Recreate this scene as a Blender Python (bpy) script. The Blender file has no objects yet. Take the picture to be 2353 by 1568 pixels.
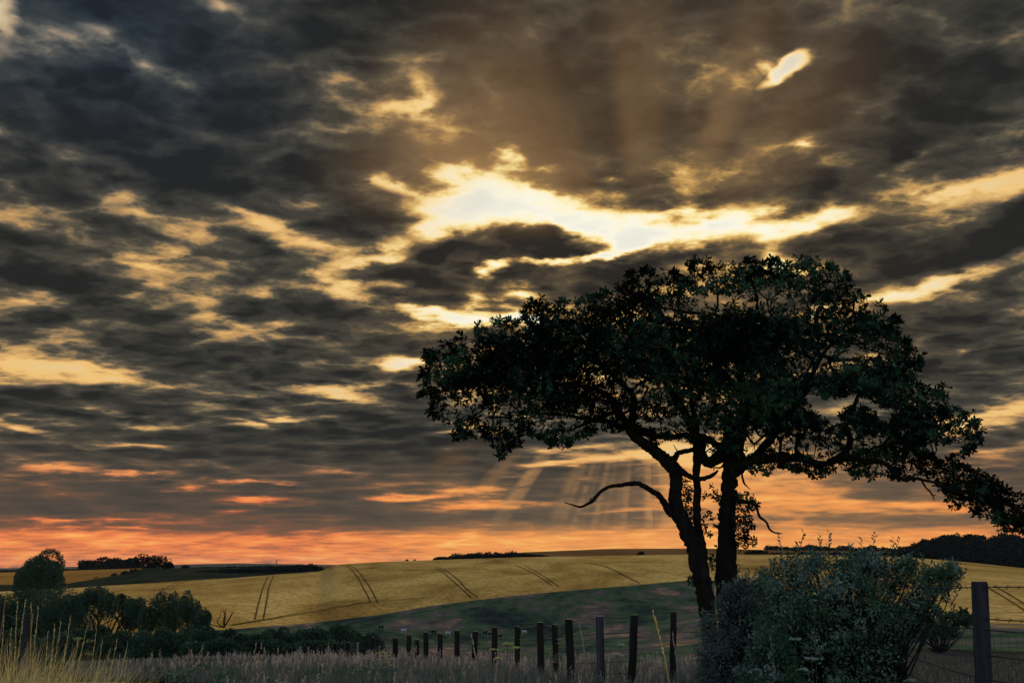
import bpy, math, random
import numpy as np
from mathutils import Vector

S = bpy.context.scene
COL = S.collection
R = math.radians

# ------------------------------------------------------------------ camera
EYE = 1.6
PITCH = math.atan((1300 - 784) / 2036.0)
FP = 2036.0
cam_d = bpy.data.cameras.new('camera')
cam = bpy.data.objects.new('camera', cam_d)
COL.objects.link(cam)
cam.location = (0, 0, EYE)
cam.rotation_euler = (R(90) + PITCH, 0, 0)
cam_d.sensor_width = 36
cam_d.lens = 36 * FP / 2352
cam_d.clip_start = 0.1
cam_d.clip_end = 40000
S.camera = cam
CT, ST = math.cos(PITCH), math.sin(PITCH)


def ray(px, py):
    """direction seen at a point of the 2352 x 1568 survey frame"""
    xc = (np.asarray(px, float) - 1176) / FP
    yc = (784 - np.asarray(py, float)) / FP
    return xc, CT - yc * ST, ST + yc * CT


def azel(px, py):
    x, y, z = ray(px, py)
    return np.degrees(np.arctan2(x, y)), np.degrees(np.arctan2(z, np.hypot(x, y)))


def at(px, py, Y):
    x, y, z = ray(px, py)
    return np.array([x * Y / y, Y + 0 * x, EYE + z * Y / y]).T


def proj(P):
    P = np.asarray(P, float)
    x, y, z = P[..., 0], P[..., 1], P[..., 2] - EYE
    dep = y * CT + z * ST
    up = -y * ST + z * CT
    return 1176 + FP * x / dep, 784 - FP * up / dep


# ------------------------------------------------------------------ sky
SUN_PX = (1480, 690)
SUN_AZ, SUN_EL = [float(v) for v in azel(*SUN_PX)]


def lin(c):
    return tuple(((v / 255) / 12.92 if v / 255 < .04045 else ((v / 255 + .055) / 1.055) ** 2.4) for v in c)


world = bpy.data.worlds.new('World')
S.world = world
world.use_nodes = True
wt = world.node_tree
wt.nodes.clear()
WN, WL = wt.nodes, wt.links


def nd(tree, t, **kw):
    n = tree.nodes.new(t)
    for k, v in kw.items():
        setattr(n, k, v)
    return n


def mth(op, a, b=None, c=None, clamp=False, tree=wt):
    n = tree.nodes.new('ShaderNodeMath')
    n.operation = op
    n.use_clamp = clamp
    for i, v in enumerate((a, b, c)):
        if v is None:
            continue
        if isinstance(v, (int, float)):
            n.inputs[i].default_value = v
        else:
            tree.links.new(v, n.inputs[i])
    return n.outputs[0]


def mrange(v, a, b, c=0., d=1., smooth=True, tree=wt):
    n = tree.nodes.new('ShaderNodeMapRange')
    n.interpolation_type = 'SMOOTHSTEP' if smooth else 'LINEAR'
    tree.links.new(v, n.inputs[0])
    for i, x in enumerate((a, b, c, d)):
        n.inputs[1 + i].default_value = x
    return n.outputs[0]


def noise(vec, scale, detail, rough=.5, dist=0., lac=2., dims='3D', tree=wt, w=None):
    n = tree.nodes.new('ShaderNodeTexNoise')
    n.noise_dimensions = dims
    if vec is not None:
        tree.links.new(vec, n.inputs['Vector'])
    if w is not None:
        tree.links.new(w, n.inputs['W'])
    n.inputs['Scale'].default_value = scale
    n.inputs['Detail'].default_value = detail
    n.inputs['Roughness'].default_value = rough
    n.inputs['Lacunarity'].default_value = lac
    n.inputs['Distortion'].default_value = dist
    return n


def ramp(fac, stops, tree=wt, interp='LINEAR', raw=False):
    n = tree.nodes.new('ShaderNodeValToRGB')
    n.color_ramp.interpolation = interp
    el = n.color_ramp.elements
    while len(el) < len(stops):
        el.new(0.5)
    for e, (p, c) in zip(el, stops):
        e.position = p
        e.color = (*(c if raw else lin(c)), 1)
    tree.links.new(fac, n.inputs[0])
    return n.outputs[0]


def mix(fac, a, b, tree=wt, mode='MIX'):
    n = tree.nodes.new('ShaderNodeMix')
    n.data_type = 'RGBA'
    n.blend_type = mode
    if isinstance(fac, (int, float)):
        n.inputs[0].default_value = fac
    else:
        tree.links.new(fac, n.inputs[0])
    for i, v in ((6, a), (7, b)):
        if isinstance(v, tuple):
            n.inputs[i].default_value = (*v, 1)
        else:
            tree.links.new(v, n.inputs[i])
    return n.outputs[2]


def comb(x, y, z=0., tree=wt):
    n = tree.nodes.new('ShaderNodeCombineXYZ')
    for i, v in enumerate((x, y, z)):
        if isinstance(v, (int, float)):
            n.inputs[i].default_value = v
        else:
            tree.links.new(v, n.inputs[i])
    return n.outputs[0]


tc = nd(wt, 'ShaderNodeTexCoord')
nrm = nd(wt, 'ShaderNodeVectorMath', operation='NORMALIZE')
WL.new(tc.outputs['Generated'], nrm.inputs[0])
sep = nd(wt, 'ShaderNodeSeparateXYZ')
WL.new(nrm.outputs[0], sep.inputs[0])
dx, dy, dz = sep.outputs
zpos = mth('MAXIMUM', dz, 0.0)
den = mth('ADD', zpos, 0.11)
deck = comb(mth('DIVIDE', dx, den), mth('DIVIDE', dy, den), 0.0)
AZ = mth('MULTIPLY', mth('ARCTAN2', dx, dy), 57.29578)
EL = mth('MULTIPLY', mth('ARCSINE', dz), 57.29578)

# cloud deck: broad cells, their breakup and fine wisps, all laid out on a flat layer overhead
n1 = noise(deck, 1.55, 9, .58, .35)
n2 = noise(deck, 4.6, 6, .57, .5)
n3 = noise(deck, 15, 9, .74, .4)
nw = noise(deck, 2.2, 5, .62)
wv = nd(wt, 'ShaderNodeSeparateXYZ')
WL.new(nw.outputs['Color'], wv.inputs[0])
# rounded cells of the layer, brighter where they part
den2 = mth('ADD', zpos, 0.12)
dk2 = comb(mth('DIVIDE', dx, den2), mth('MULTIPLY', mth('DIVIDE', dy, den2), 1.4), 0.0)
wrp = nd(wt, 'ShaderNodeVectorMath', operation='MULTIPLY_ADD')
WL.new(nw.outputs['Color'], wrp.inputs[0])
wrp.inputs[1].default_value = (.42, .42, 0)
WL.new(dk2, wrp.inputs[2])
nq = noise(dk2, 9, 4, .6)
wrp2 = nd(wt, 'ShaderNodeVectorMath', operation='MULTIPLY_ADD')
WL.new(nq.outputs['Color'], wrp2.inputs[0])
wrp2.inputs[1].default_value = (.16, .16, 0)
WL.new(wrp.outputs[0], wrp2.inputs[2])


def vor(sc, smooth):
    v = nd(wt, 'ShaderNodeTexVoronoi', feature='SMOOTH_F1', voronoi_dimensions='2D')
    WL.new(wrp2.outputs[0], v.inputs['Vector'])
    v.inputs['Scale'].default_value = sc
    v.inputs['Smoothness'].default_value = smooth
    return v.outputs['Distance']


v1, v2 = vor(4.9, .3), vor(12, .25)
# warped azimuth / elevation in which the individual cloud banks and openings lie
elfac = mrange(EL, 0, 22, .22, 1.0, False)
waz = mth('ADD', AZ, mth('MULTIPLY', mth('MULTIPLY', mth('SUBTRACT', wv.outputs[0], .5), elfac), 7.5))
wel = mth('ADD', EL, mth('MULTIPLY', mth('MULTIPLY', mth('SUBTRACT', wv.outputs[1], .5), elfac), 4.2))
LAY = comb(waz, wel, 0.0)

# (x, y, radius x, radius y, tilt, amount): + thicker cloud, - an opening
BANKS = [
    # the large opening over the hidden sun
    (1110, 465, 210, 105, 10, -1.5), (1000, 520, 170, 60, 24, -1.0), (1290, 505, 260, 62, -6, -1.3),
    (1480, 525, 260, 52, 0, -1.2), (1700, 510, 260, 50, 0, -1.25), (1890, 510, 240, 40, 6, -.85),
    (2150, 470, 240, 42, 14, -.55), (2290, 415, 190, 42, 12, -.85), (880, 575, 190, 36, 14, -.7),
    (1430, 560, 70, 30, 20, -.8),
    # openings on the left
    (700, 545, 240, 42, -12, -.75), (600, 515, 120, 34, -24, -.5), (330, 600, 360, 52, -6, -.85), (330, 470, 170, 50, -16, -.8),
    (440, 440, 120, 30, -4, -.6), (120, 840, 330, 62, -3, -.95), (260, 870, 180, 26, -4, -.7), (40, 705, 230, 34, 8, -.8), (270, 750, 90, 30, 0, -.45),
    (30, 865, 120, 30, 0, -.4), (290, 690, 130, 26, -8, -.5), (420, 690, 120, 22, 0, -.3), (470, 735, 90, 18, 0, -.4), (590, 665, 60, 30, 0, -.7), (560, 610, 130, 20, -10, -.45),
    (640, 745, 110, 16, 0, -.35), (510, 770, 90, 16, 0, -.25), (730, 905, 190, 20, 4, -1.0), (750, 905, 70, 22, 0, -.4), (580, 972, 70, 16, -8, -.75), (648, 966, 48, 13, 0, -.8),
    (770, 958, 50, 12, 0, -.5), (320, 972, 90, 14, -4, -.6), (290, 1022, 160, 13, 0, -.9), (60, 980, 120, 12, -3, -.7), (60, 950, 60, 10, 0, -.5), (490, 1066, 40, 12, 0, -.45),
    (110, 1072, 150, 20, 3, -.7), (330, 1092, 110, 10, 0, -.65), (240, 1090, 60, 12, 0, -.4), (540, 1107, 150, 10, 2, -.7), (660, 1106, 80, 9, 0, -.5), (430, 1125, 110, 12, 0, -.6), (440, 1055, 120, 9, 0, -.4),
    (580, 1145, 110, 10, 0, -.65), (660, 1160, 160, 12, 0, -.4), (150, 1195, 240, 12, 0, -.5), (540, 1172, 70, 10, 0, -.5),
    # openings over the middle
    (930, 836, 70, 28, 0, -.9), (1160, 621, 44, 17, 4, -1.2), (1106, 631, 34, 18, 0, -1.2), (1185, 672, 70, 24, -4, -1.05), (1130, 725, 110, 18, -6, -.9),
    (960, 715, 90, 18, -8, -.9), (1040, 725, 90, 15, -8, -.8), (1200, 740, 70, 24, 0, -.9), (940, 668, 80, 18, -4, -.65), (1290, 592, 150, 12, 7, -.9), (1380, 578, 60, 13, 5, -.9),
    (870, 600, 140, 22, 4, -.6), (1090, 678, 60, 16, 0, -.3), (1080, 705, 100, 14, 0, -.5),
    (830, 660, 90, 16, 6, -.5), (640, 1190, 300, 14, 0, -.25), (1320, 1035, 150, 15, 5, -.85), (1400, 1052, 260, 16, 5, -.85), (1255, 1065, 90, 12, 0, -.7),
    (900, 1137, 130, 13, 0, -.85), (1050, 1128, 150, 14, 4, -.75), (1130, 1158, 170, 15, 0, -.7), (1190, 1092, 70, 8, 0, -.6), (1430, 1172, 110, 13, 3, -.7),
    (1020, 1170, 130, 14, 0, -.4), (1620, 1040, 220, 60, 0, -.95), (1760, 1120, 260, 90, 0, -.75), (1580, 1130, 150, 90, 0, -.4), (1040, 983, 60, 10, 8, -.8), (1100, 995, 60, 10, 4, -.6),
    # openings above
    (950, 165, 110, 110, 0, -.7), (960, 190, 45, 80, -4, -.65), (890, 225, 110, 28, 6, -.7), (800, 150, 90, 40, -10, -.45), (715, 180, 130, 60, 0, -.35),
    (1800, 150, 75, 28, 32, -1.15), (1760, 155, 50, 18, -35, -.6), (1820, 128, 60, 26, 10, -.7), (275, 80, 75, 36, -10, -.8), (180, 85, 130, 26, -4, -.4), (355, 130, 60, 48, -20, -.65), (425, 185, 55, 22, -20, -.5),
    (10, 28, 60, 50, 0, -1.1), (20, 290, 60, 34, -14, -.5), (520, 3, 60, 26, 0, -.7), (1180, 370, 60, 40, -10, -.75), (1255, 400, 50, 18, 0, -.5), (1385, 435, 40, 16, 0, -.6),
    (1870, 310, 60, 22, 14, -.55), (1560, 70, 70, 40, 10, -.25), (2115, 372, 90, 20, 12, -.4), (2290, 375, 90, 26, 10, -.4), (2340, 120, 60, 50, 0, -.35), (2260, 300, 50, 16, 0, -.3), (925, 430, 60, 24, -14, -.55), (870, 405, 44, 16, -10, -.45),
    (1010, 290, 260, 110, -34, -.22), (1700, 430, 160, 90, 30, -.18), (100, 480, 160, 26, 4, -.3), (560, 480, 90, 20, -10, -.3),
    # openings on the right
    (2060, 665, 240, 34, 6, -1.0), (2240, 625, 190, 30, 12, -.85), (1780, 590, 70, 90, 0, -.5), (1900, 600, 200, 60, -10, -.3), (2290, 962, 140, 22, 3, -.85), (2190, 962, 90, 16, 0, -.5),
    (2290, 1030, 160, 14, 0, -.55), (2230, 870, 120, 12, 0, -.3), (2050, 1160, 330, 22, -2, -.5), (2230, 795, 110, 14, 0, -.3), (1960, 945, 110, 18, 0, -.5), (2200, 1060, 300, 60, 0, -.18),
    # banks
    (150, 570, 400, 34, -4, .5), (180, 660, 320, 34, -6, .35), (860, 500, 190, 60, -8, .5), (560, 462, 190, 42, -4, .45), (1060, 580, 190, 48, -6, .65), (1040, 540, 50, 34, 0, .5), (1270, 556, 150, 32, 0, 1.25), (1240, 540, 50, 28, 0, .6), (1330, 575, 110, 20, 4, .5),
    (1500, 580, 260, 34, 8, .7), (1350, 640, 260, 50, 6, .5), (1000, 655, 200, 60, -4, .5), (1900, 560, 240, 44, 6, .6), (2180, 560, 330, 60, 8, .6), (2200, 600, 300, 40, 8, .3), (2230, 740, 280, 62, 0, .45), (2200, 840, 280, 48, 0, .3), (1800, 440, 400, 50, 6, .25), (1480, 300, 420, 150, -6, .3),
    (600, 850, 480, 90, 0, .32), (150, 730, 300, 34, 0, .35), (150, 920, 380, 34, 0, .4), (450, 1010, 420, 60, 0, .25), (1000, 1010, 430, 90, 0, .4), (430, 300, 480, 150, 0, .3), (1360, 60, 420, 110, 0, .4), (2100, 160, 420, 160, 0, .3), (1330, 1110, 360, 48, 0, .3), (600, 700, 150, 40, 0, .25), (2180, 470, 100, 24, 14, .3), (2330, 460, 120, 34, 30, .6),
    (1280, 1180, 220, 34, 0, .3), (800, 1170, 200, 30, 0, .25), (1070, 480, 60, 16, 28, .35), (990, 505, 70, 12, 14, .35), (1640, 498, 60, 12, 0, .45), (1560, 480, 120, 14, 0, .3), (980, 590, 90, 30, 0, .4), (430, 400, 300, 50, 0, .3), (590, 640, 240, 34, 0, .25), (90, 640, 130, 26, 0, .35),
]
acc = None
for (bx, by, rx, ry, rot, amp) in BANKS:
    if amp < 0:
        amp *= .82 if rx * ry > 4500 else (.95 if rx * ry > 2400 else (1.2 if by < 1000 else .85))
    a0, e0 = azel(bx, by)
    ax = (float(azel(bx + rx, by)[0]) - float(azel(bx - rx, by)[0])) / 2
    ay = (float(azel(bx, by - ry)[1]) - float(azel(bx, by + ry)[1])) / 2
    m = nd(wt, 'ShaderNodeMapping', vector_type='TEXTURE')
    WL.new(LAY, m.inputs['Vector'])
    m.inputs['Location'].default_value = (float(a0), float(e0), 0)
    m.inputs['Rotation'].default_value = (0, 0, R(rot))
    m.inputs['Scale'].default_value = (ax * 1.10, ay * (1.08 if amp < 0 else 1.2), 1)
    g = nd(wt, 'ShaderNodeTexGradient', gradient_type='SPHERICAL')
    WL.new(m.outputs[0], g.inputs[0])
    if acc is None:
        acc = mth('MULTIPLY', g.outputs['Fac'], amp)
    else:
        acc = mth('MULTIPLY_ADD', g.outputs['Fac'], amp, acc)

# angle to the hidden sun
sd = Vector((math.sin(R(SUN_AZ)) * math.cos(R(SUN_EL)), math.cos(R(SUN_AZ)) * math.cos(R(SUN_EL)), math.sin(R(SUN_EL))))
dp = nd(wt, 'ShaderNodeVectorMath', operation='DOT_PRODUCT')
WL.new(nrm.outputs[0], dp.inputs[0])
dp.inputs[1].default_value = sd
ang = mth('MULTIPLY', mth('ARCCOSINE', mth('MINIMUM', dp.outputs['Value'], 1.0)), 57.29578)

amp1 = mrange(EL, 1, 16, .7, .75, False)
F = mth('ADD', acc, mth('MULTIPLY', mth('SUBTRACT', n1.outputs[0], .5), mth('MULTIPLY', amp1, 1.35)))
F = mth('ADD', F, mth('MULTIPLY', mth('SUBTRACT', n2.outputs[0], .5), mrange(EL, 2, 8, .3, 1.1)))
F = mth('ADD', F, mth('MULTIPLY', mth('SUBTRACT', n3.outputs[0], .5), mrange(EL, 5, 18, .12, .75)))
F = mth('ADD', F, mth('MULTIPLY', mth('SUBTRACT', .36, v1), mrange(EL, 2, 9, .25, .82)))
F = mth('ADD', F, mth('MULTIPLY', mth('SUBTRACT', .36, v2), mrange(EL, 4, 12, .0, .46)))
F = mth('ADD', F, mrange(EL, 20, 33, .80, 1.0))
F = mth('SUBTRACT', F, mth('MULTIPLY', mrange(ang, 26, 4), .10))
F0 = F
# openings are never quite empty: thin veils remain in them
lowF = mth('MULTIPLY', mth('SUBTRACT', 1.0, mth('EXPONENT', mth('MULTIPLY', mth('SUBTRACT', .40, F), -1.75))), -.40)
F = mth('MAXIMUM', F, mth('ADD', lowF, .40))
F = mth('ADD', mth('MULTIPLY', mth('LESS_THAN', F0, .40), mth('SUBTRACT', mth('ADD', lowF, .40), F)), F)
# and the thickest parts level off
hiF = mth('ADD', .72, mth('MULTIPLY', mth('SUBTRACT', 1.0, mth('EXPONENT', mth('MULTIPLY', mth('SUBTRACT', F, .72), -1.5))), .36))
gt = mth('GREATER_THAN', F0, .72)
F = mth('ADD', mth('MULTIPLY', gt, mth('SUBTRACT', hiF, F)), F)
# the deck thins out towards the horizon and ends
streak = noise(comb(mth('MULTIPLY', AZ, .11), mth('MULTIPLY', EL, 1.5), 3.7), 1.0, 5, .6, .3)
F = mth('ADD', F, mth('MULTIPLY', mth('MULTIPLY', mth('SUBTRACT', streak.outputs[0], .5), mth('MULTIPLY', mrange(EL, 12, 5), mrange(EL, .8, 3.4, .08, 1.))), .75))
F = mth('SUBTRACT', F, mrange(EL, 3.0, 1.5, 0, .50))

near = ramp(F, [(0, (232, 229, 218)), (.05, (242, 238, 222)), (.09, (252, 247, 226)), (.15, (255, 243, 200)), (.22, (250, 222, 146)), (.32, (206, 160, 92)), (.45, (136, 110, 70)), (.58, (102, 86, 62)), (.72, (80, 70, 56)), (.86, (62, 55, 46)), (1, (42, 39, 35))])
far = ramp(F, [(0, (196, 190, 166)), (.08, (232, 200, 138)), (.18, (240, 192, 118)), (.3, (190, 148, 94)), (.42, (132, 112, 82)), (.56, (92, 84, 70)), (.72, (68, 65, 57)), (.88, (50, 50, 46)), (1, (36, 37, 36))])
cold = ramp(F, [(0, (176, 190, 190)), (.10, (214, 196, 160)), (.22, (178, 156, 126)), (.36, (112, 108, 102)), (.5, (86, 88, 86)), (.68, (58, 64, 68)), (.85, (42, 50, 58)), (1, (31, 37, 44))])
low = ramp(F, [(0, (254, 186, 98)), (.14, (250, 156, 82)), (.26, (238, 130, 72)), (.38, (160, 94, 66)), (.5, (112, 80, 62)), (.7, (84, 72, 62)), (1, (62, 60, 56))])
lown = ramp(F, [(0, (252, 200, 110)), (.15, (248, 174, 90)), (.28, (240, 152, 80)), (.42, (202, 134, 78)), (.56, (146, 106, 72)), (.75, (108, 88, 68)), (1, (82, 74, 64))])
coldf = mth('MULTIPLY', mrange(AZ, -9, -27), mrange(EL, 18, 31))
coldf2 = mrange(ang, 42, 85)
coldf = mth('MAXIMUM', coldf, coldf2)
hi = mix(coldf, far, cold)
hi = mix(mth('MULTIPLY', mrange(ang, 24, 9), mrange(EL, 9, 13)), hi, near)
lowc = mix(mrange(mth('ABSOLUTE', mth('SUBTRACT', AZ, SUN_AZ + 3)), 27, 9), low, lown)
# away from the sunset the low sky turns grey-blue
lowc = mix(mrange(ang, 50, 100), lowc, cold)
lowm = mrange(mth('ADD', EL, mth('MULTIPLY', n1.outputs[0], 2.0)), 9.5, 4.0)
sky = mix(lowm, hi, lowc)

# shafts of light fanning out of the opening
phi = mth('ARCTAN2', mth('SUBTRACT', AZ, SUN_AZ), mth('SUBTRACT', EL, SUN_EL))
beam = ramp(mth('ADD', mth('MULTIPLY', phi, 1 / (2 * math.pi)), .5), [(p, (v, v, v)) for p, v in ((.27, 0), (.325, .7), (.345, 1), (.385, .6), (.42, .4), (.45, .16), (.472, .14), (.494, .34), (.512, .30), (.536, .12), (.555, .16), (.577, .42), (.60, .2), (.62, .3), (.68, 0))], raw=True, interp='EASE')
sh = noise(None, 7.5, 2.0, .5, dims='1D', w=mth('ADD', phi, 9.1))
shd = mrange(sh.outputs[0], .42, .70)
rad = mth('POWER', mth('ADD', mth('POWER', mth('SUBTRACT', AZ, SUN_AZ), 2.0), mth('POWER', mth('SUBTRACT', EL, SUN_EL), 2.0)), .5)
upm = mth('MULTIPLY', mth('MULTIPLY', mrange(rad, 5.0, 9.5), mrange(rad, 26, 11)), mrange(EL, SUN_EL + 3.5, SUN_EL + 8))
dnm = mth('MULTIPLY', mth('MULTIPLY', mrange(rad, 8.0, 12.0), mrange(rad, 19, 12.8)), mrange(EL, 8.2, 5.2))
sky = mix(mth('MULTIPLY', mth('MULTIPLY', beam, upm), mrange(F, .18, .42)), sky, lin((152, 116, 76)))
sky = mix(mth('MULTIPLY', mth('MULTIPLY', mth('MULTIPLY', shd, dnm), mrange(n2.outputs[0], .3, .62)), .46), sky, lin((216, 158, 98)))
dnc = sky

# clear air behind the clouds
nish = nd(wt, 'ShaderNodeTexSky', sky_type='NISHITA', sun_disc=False)
nish.sun_elevation = R(SUN_EL)
nish.sun_rotation = R(SUN_AZ)
bg = nd(wt, 'ShaderNodeBackground')
bg.inputs[1].default_value = 0.7071
WL.new(dnc, bg.inputs[0])
bg2 = nd(wt, 'ShaderNodeBackground')
bg2.inputs[1].default_value = 0.15
WL.new(nish.outputs[0], bg2.inputs[0])
ms = nd(wt, 'ShaderNodeMixShader')
# behind the camera the cloud breaks up and lets the clear sky through
WL.new(mth('MULTIPLY', mrange(ang, 48, 110), mrange(F, 1.1, .5)), ms.inputs[0])
WL.new(bg.outputs[0], ms.inputs[1])
WL.new(bg2.outputs[0], ms.inputs[2])
wo = nd(wt, 'ShaderNodeOutputWorld')
WL.new(ms.outputs[0], wo.inputs[0])
world.cycles.sampling_method = 'MANUAL'
world.cycles.sample_map_resolution = 512

sun_d = bpy.data.lights.new('sun', 'SUN')
sun_d.energy = 2.7
sun_d.angle = R(9)
sun_d.color = (1, .80, .50)
sun = bpy.data.objects.new('sun', sun_d)
COL.objects.link(sun)
sun.rotation_euler = (-sd).to_track_quat('-Z', 'Y').to_euler()

S.view_settings.view_transform = 'Standard'
S.view_settings.look = 'None'
S.view_settings.exposure = 0.5
S.view_settings.gamma = 1
S.view_settings.use_curve_mapping = False
S.render.engine = 'CYCLES'
S.cycles.max_bounces = 6
S.cycles.transparent_max_bounces = 8

# ------------------------------------------------------------------ helpers


def mesh_np(name, V, Fc, mats, parent=None, smooth=False, mi=None):
    V = np.ascontiguousarray(V, np.float32)
    Fc = np.ascontiguousarray(Fc, np.int32)
    me = bpy.data.meshes.new(name)
    nf, k = Fc.shape
    me.vertices.add(len(V))
    me.vertices.foreach_set('co', V.ravel())
    me.loops.add(nf * k)
    me.loops.foreach_set('vertex_index', Fc.ravel())
    me.polygons.add(nf)
    me.polygons.foreach_set('loop_start', np.arange(0, nf * k, k, dtype=np.int32))
    if mi is not None:
        me.polygons.foreach_set('material_index', np.ascontiguousarray(mi, np.int32))
    if smooth:
        me.polygons.foreach_set('use_smooth', np.ones(nf, bool))
    for m in (mats if isinstance(mats, (list, tuple)) else [mats]):
        me.materials.append(m)
    me.update(calc_edges=True)
    o = bpy.data.objects.new(name, me)
    COL.objects.link(o)
    if parent is not None:
        o.parent = parent
    return o


class MB:
    def __init__(s):
        s.v, s.t, s.n = [], [], 0

    def add(s, V, T):
        V = np.asarray(V, float)
        if len(V) == 0:
            return
        s.v.append(V)
        s.t.append(np.asarray(T, int) + s.n)
        s.n += len(V)

    def build(s, name, mats, parent=None, origin=None, smooth=False):
        V = np.concatenate(s.v)
        if origin is not None:
            V = V - np.asarray(origin)
        return mesh_np(name, V, np.concatenate(s.t), mats, parent, smooth)


def tag(o, label=None, cat=None, group=None, kind=None):
    if label:
        o['label'] = label
    if cat:
        o['category'] = cat
    if group:
        o['group'] = group
    if kind:
        o['kind'] = kind
    return o


def empty(name, loc):
    o = bpy.data.objects.new(name, None)
    COL.objects.link(o)
    o.location = [float(v) for v in loc]
    o.empty_display_size = .2
    return o


def smooth_path(P, r, sub=4):
    """Catmull-Rom through traced points"""
    P = np.asarray(P, float)
    r = np.asarray(r, float)
    Q = np.vstack([2 * P[0] - P[1], P, 2 * P[-1] - P[-2]])
    out, rr = [], []
    for i in range(len(P) - 1):
        p0, p1, p2, p3 = Q[i], Q[i + 1], Q[i + 2], Q[i + 3]
        for t in np.linspace(0, 1, sub, endpoint=False):
            out.append(.5 * ((2 * p1) + (-p0 + p2) * t + (2 * p0 - 5 * p1 + 4 * p2 - p3) * t * t + (-p0 + 3 * p1 - 3 * p2 + p3) * t ** 3))
            rr.append(r[i] * (1 - t) + r[i + 1] * t)
    out.append(P[-1])
    rr.append(r[-1])
    return np.array(out), np.array(rr)


def tube(P, r, sides=6, rng=None, rough=0.):
    P = np.asarray(P, float)
    r = np.broadcast_to(np.asarray(r, float), (len(P),))
    n = len(P)
    tan = np.gradient(P, axis=0)
    tan /= np.linalg.norm(tan, axis=1)[:, None] + 1e-9
    a = np.array([0, 1., 0]) if abs(tan[0][1]) < .8 else np.array([1., 0, 0])
    u = np.cross(tan[0], a)
    u /= np.linalg.norm(u)
    th = np.arange(sides) * 2 * math.pi / sides
    V = []
    for i in range(n):
        u = u - tan[i] * np.dot(u, tan[i])
        u /= np.linalg.norm(u) + 1e-9
        w = np.cross(tan[i], u)
        rad = r[i] * np.ones(sides)
        if rng is not None:
            rad = rad * (1 + rough * rng.uniform(-1, 1, sides))
        V.append(P[i] + (np.cos(th) * rad)[:, None] * u + (np.sin(th) * rad)[:, None] * w)
    V = np.concatenate(V + [P[:1], P[-1:]])
    T = []
    for i in range(n - 1):
        for j in range(sides):
            k = (j + 1) % sides
            a0, a1, b0, b1 = i * sides + j, i * sides + k, (i + 1) * sides + j, (i + 1) * sides + k
            T += [(a0, a1, b1), (a0, b1, b0)]
    c0, c1 = n * sides, n * sides + 1
    for j in range(sides):
        k = (j + 1) % sides
        T += [(c0, k, j), (c1, (n - 1) * sides + j, (n - 1) * sides + k)]
    return V, np.array(T)


def unit(v):
    return v / (np.linalg.norm(v, axis=-1, keepdims=True) + 1e-9)


def leaves(pos, d, nrm_, L, W, lobed=False):
    """flat leaves: base at pos, pointing along d, facing nrm_"""
    pos, d = np.asarray(pos, float), unit(np.asarray(d, float))
    side = unit(np.cross(d, nrm_))
    up = np.cross(side, d)
    L = np.broadcast_to(L, (len(pos),))[:, None]
    W = np.broadcast_to(W, (len(pos),))[:, None]
    if lobed:
        prof = [(0, 0, 0), (.32, -.36, .05), (.72, -.5, .06), (1, 0, -.05), (.72, .5, .06), (.32, .36, .05)]
        tri = [(0, 1, 5), (1, 2, 5), (2, 4, 5), (2, 3, 4)]
    else:
        prof = [(0, 0, 0), (.5, -.5, .06), (1, 0, -.03), (.5, .5, .06)]
        tri = [(0, 1, 2), (0, 2, 3)]
    k = len(prof)
    V = np.stack([pos + d * L * a + side * W * b + up * L * c for a, b, c in prof], 1).reshape(-1, 3)
    T = (np.arange(len(pos))[:, None, None] * k + np.array(tri)[None]).reshape(-1, 3)
    return V, T


def rnd_dirs(rng, n):
    return unit(rng.normal(size=(n, 3)))


# ------------------------------------------------------------------ materials
def mat(name, base=(.1, .1, .1), rough=.8, spec=.2):
    m = bpy.data.materials.new(name)
    m.use_nodes = True
    t = m.node_tree
    b = t.nodes['Principled BSDF']
    b.inputs['Base Color'].default_value = (*base, 1)
    b.inputs['Roughness'].default_value = rough
    b.inputs['Specular IOR Level'].default_value = spec
    return m, t, b


def noisy(name, stops, scale=1., detail=6, rough=.9, spec=.1, bump=0., bscale=None, stretch=(1, 1, 1), coord='Object', nrough=.6, dist=0., bdist=.02, extra=None):
    m, t, b = mat(name, rough=rough, spec=spec)
    c = t.nodes.new('ShaderNodeTexCoord')
    if coord == 'Position':
        g = t.nodes.new('ShaderNodeNewGeometry')
        src = g.outputs['Position']
    else:
        src = c.outputs[coord]
    mp = t.nodes.new('ShaderNodeMapping')
    mp.inputs['Scale'].default_value = stretch
    t.links.new(src, mp.inputs[0])
    n = noise(mp.outputs[0], scale, detail, nrough, dist, tree=t)
    col = ramp(n.outputs[0], stops, tree=t, raw=True)
    if extra:
        sc, amt, st2 = extra
        n3 = noise(mp.outputs[0], sc, 4, .65, tree=t)
        c2 = ramp(n3.outputs[0], st2, tree=t, raw=True)
        col = mix(amt, col, c2, tree=t, mode='MULTIPLY')
    t.links.new(col, b.inputs['Base Color'])
    if bump:
        n2 = noise(mp.outputs[0], bscale or scale * 4, 5, .6, tree=t)
        bp = t.nodes.new('ShaderNodeBump')
        bp.inputs['Strength'].default_value = bump
        bp.inputs['Distance'].default_value = bdist
        t.links.new(n2.outputs[0], bp.inputs['Height'])
        t.links.new(bp.outputs[0], b.inputs['Normal'])
    return m


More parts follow.
